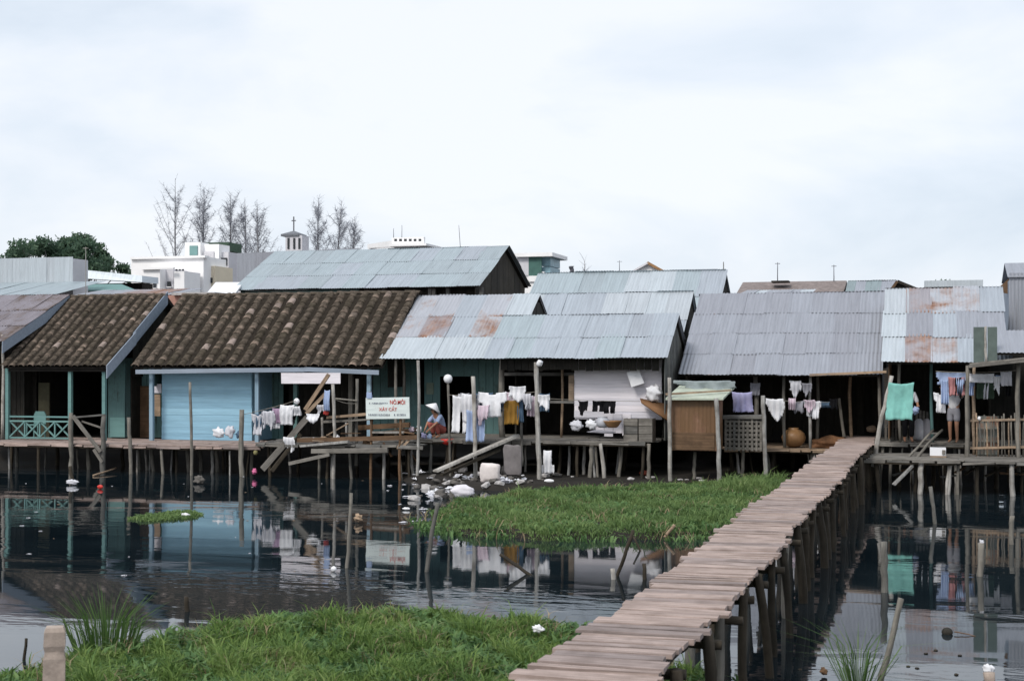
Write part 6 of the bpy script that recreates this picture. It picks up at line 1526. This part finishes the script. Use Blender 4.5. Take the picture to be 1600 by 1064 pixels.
# crouching person by the lamp post
J = dict(pelvis=(0, .06, .24), waist=(0, .02, .38), chest=(0, -.10, .56), neck=(0, -.17, .68), head=(0, -.22, .75), crown=(0, -.24, .83))
for s, q in (('l', -1), ('r', 1)):
    J.update({'sh' + s: (q * .155, -.12, .62), 'el' + s: (q * .22, -.28, .44), 'wr' + s: (q * .12, -.42, .30), 'pa' + s: (q * .09, -.47, .25),
              'hip' + s: (q * .09, .04, .22), 'kn' + s: (q * .15, -.30, .42), 'an' + s: (q * .11, -.10, .07), 'to' + s: (q * .13, -.26, .03)})
sq = person('crouching person in pale blue shirt, red trousers and white hat by the lamp post', (X(688, 38.2), 38.2, 1.125), R(-35), J, True, C_BLUE, cloth_m('faded_red_cloth', (.40, .12, .10)))
hm = T(X(688, 38.2), 38.2, 1.125) @ Matrix.Rotation(R(-35), 4, 'Z') @ T(0, -.25, .84) @ Euler((R(-28), R(14), 0)).to_matrix().to_4x4()
new('hat', lathe_me([(.235, -.03), (.24, -.02), (.12, .09), (.02, .17), (.005, .175)], 24, 'hat'), SHEETW, hm, sq)
tag(new('red_bowl', lathe_me([(.05, 0), (.12, .03), (.17, .10), (.19, .17), (.18, .17), (.15, .09), (.02, .03)], 20, 'red_bowl'), REDP, T(at(699, 695, 37.9))), 'red plastic bowl by the crouching person', 'bowl')
for i, (px, py, m, lab) in enumerate(((643, 672, C_LPINK, 'pinkish bundle left of the pale teal-door stake'), (655, 671, C_WHITE, 'white bottle-like bundle right of the pale teal-door stake'), (662, 682, C_LAV, 'lavender scrap on the deck before the teal wall'), (671, 684, C_BLUE, 'light blue scrap on the deck before the teal wall'))):
    crumple('deck_bundle', lab, px - 5, py - 7, px + 5, py + 5, 38.0, m, i, 'bundle', .8)

# ------------------------------------------------------------------ more clutter
rn = random.Random(61)
for i in range(14):
    px = rn.uniform(470, 640); py = rn.uniform(672, 712); L_ = rn.uniform(14, 46); an = rn.choice((0.0, .1, -.1, .5, -.6, 1.1, -1.2)) + rn.uniform(-.1, .1); Yl = rn.uniform(36.8, 37.8)
    tag(beam('lath', at(px, py, Yl), at(px + L_ * math.cos(an), py + L_ * math.sin(an) * .8, Yl + rn.uniform(-.2, .2)), rn.choice((.04, .06, .10)), .03, rn.choice((W_GREY, W_TAN, W_PALE, W_BROWN)), None, .006, i % 4), 'short loose lath sticking out of the lumber heap by the signboard', 'lath', 'loose laths in the lumber')
rn = random.Random(62)
for i in range(9):
    px = (1395, 1408, 1470, 1492, 1508, 1540, 1562, 1575, 1590)[i]; py = (742, 735, 745, 738, 741, 744, 739, 736, 742)[i]
    tag(beam('drift_board', at(px, py, 37.4), at(px + rn.uniform(15, 40), py + rn.uniform(-14, 10), 37.6), .08, .04, rn.choice((W_GREY, W_WET, W_BROWN)), None, .01, i % 4), 'loose board jammed between the stilts under the landing deck', 'board', 'boards jammed under the landing')
# chair behind the porch rail
c_ = Vector((X(56, 39.4), 39.4, FL)); ch = thing('porch_chair', 'faded turquoise chair behind the railed porch', 'chair', c_)
bx('seat', c_.x - .22, c_.x + .22, 39.2, 39.62, FL + .42, FL + .46, P_TEALX, ch)
for sx_ in (-.2, .2):
    for yy_ in (39.22, 39.6): bx('leg', c_.x + sx_ - .02, c_.x + sx_ + .02, yy_ - .02, yy_ + .02, FL, FL + .419, P_TEALX, ch)
new('backrest', mesh('backrest', [(q * .22 * k, dy, z_) for dy in (-.02, .02) for q, k, z_ in ((-1, 1, 0), (1, 1, 0), (1, 1, .28), (1, .7, .40), (-1, .7, .40), (-1, 1, .28))], [(0, 1, 2, 3, 4, 5), (11, 10, 9, 8, 7, 6)] + [(i, (i + 1) % 6, (i + 1) % 6 + 6, i + 6) for i in range(6)]), P_TEALX, T(c_.x, 39.63, FL + .462), ch)
# strings and poles along the fronts
rope('thin slack string between the light stake and the brown stake', at(520, 622, 37.0), at(557, 630, 37.5), .06)
for i, (px, ya, yb, Yq, r, m, lab) in enumerate(((331, 738, 702, 38.0, .05, W_PALE, 'pale stilt stub under the boardwalk middle'), (700, 738, 690, 37.9, .04, W_WET, 'dark prop under the grey deck left end'), (912, 745, 690, 38.6, .05, W_PALE, 'pale prop under the grey deck middle'),
        (1085, 742, 706, 38.0, .05, W_POLE, 'prop under the rusty shed'), (1160, 738, 704, 39.0, .05, W_POLE, 'prop under the lattice basket'), (1497, 775, 722, 36.8, .04, W_POLE, 'thin prop under the landing deck'))):
    wpole(lab, px, ya, px + 1, yb, r, m, Yq)

# bunched garments between the named pieces
rn = random.Random(88)
for (pa, pb, py, Yq, n, g, lab) in ((392, 462, 636, 37.14, 5, g1, 'crumpled garment bunched between the named pieces on the left line'), (706, 858, 614, 37.2, 12, g2, 'crumpled garment bunched between the named pieces on the middle line'),
        (1197, 1300, 624, 40.0, 5, g3, 'crumpled garment bunched on the porch house line'), (1456, 1582, 588, 38.55, 7, g4, 'crumpled garment bunched on the right house line')):
    for i in range(n):
        px = pa + (pb - pa) * (i + rn.random()) / n; wd_ = rn.uniform(10, 19); ht_ = rn.uniform(16, 42) if n > 5 else rn.uniform(14, 30); yo = py + rn.uniform(-3, 5) + (8 if g is g1 and px < 425 else 0)
        cloth('hung_garment', lab, px, yo, px + wd_, yo + ht_, Yq + rn.uniform(-.06, .06), rn.choice((C_WHITE, C_WHITE, C_OFF, C_GREY, C_LPINK, C_DBLUE, C_BLACK) if g is not g4 else (C_WHITE, C_OFF, C_BLUE, C_BLACK)), rn.choice(('rag', 'rag', 'shirt', 'sheet')), 100 + i, .06, group=g, skew=rn.uniform(-.1, .1), nfold=rn.uniform(2, 4))

for i, (pa, ya, pb, yb) in enumerate(((903, 626, 919, 650), (926, 626, 944, 643), (943, 626, 962, 646))):  # black cloths stand for the dark holes in the broken lower wall
    cloth('wall_gap_cloth', ('left', 'middle', 'right')[i] + ' of three black cloths standing for dark gaps in the whitewashed wall', pa, ya, pb, yb, 38.7, C_BLACK, ('rag', 'pants', 'pants')[i], 60 + i, .03, group='black cloths for the wall gaps')
rope('line added to carry the black cloths before the whitewashed wall', at(842, 622, 38.7), at(1000, 627, 38.7), .02)
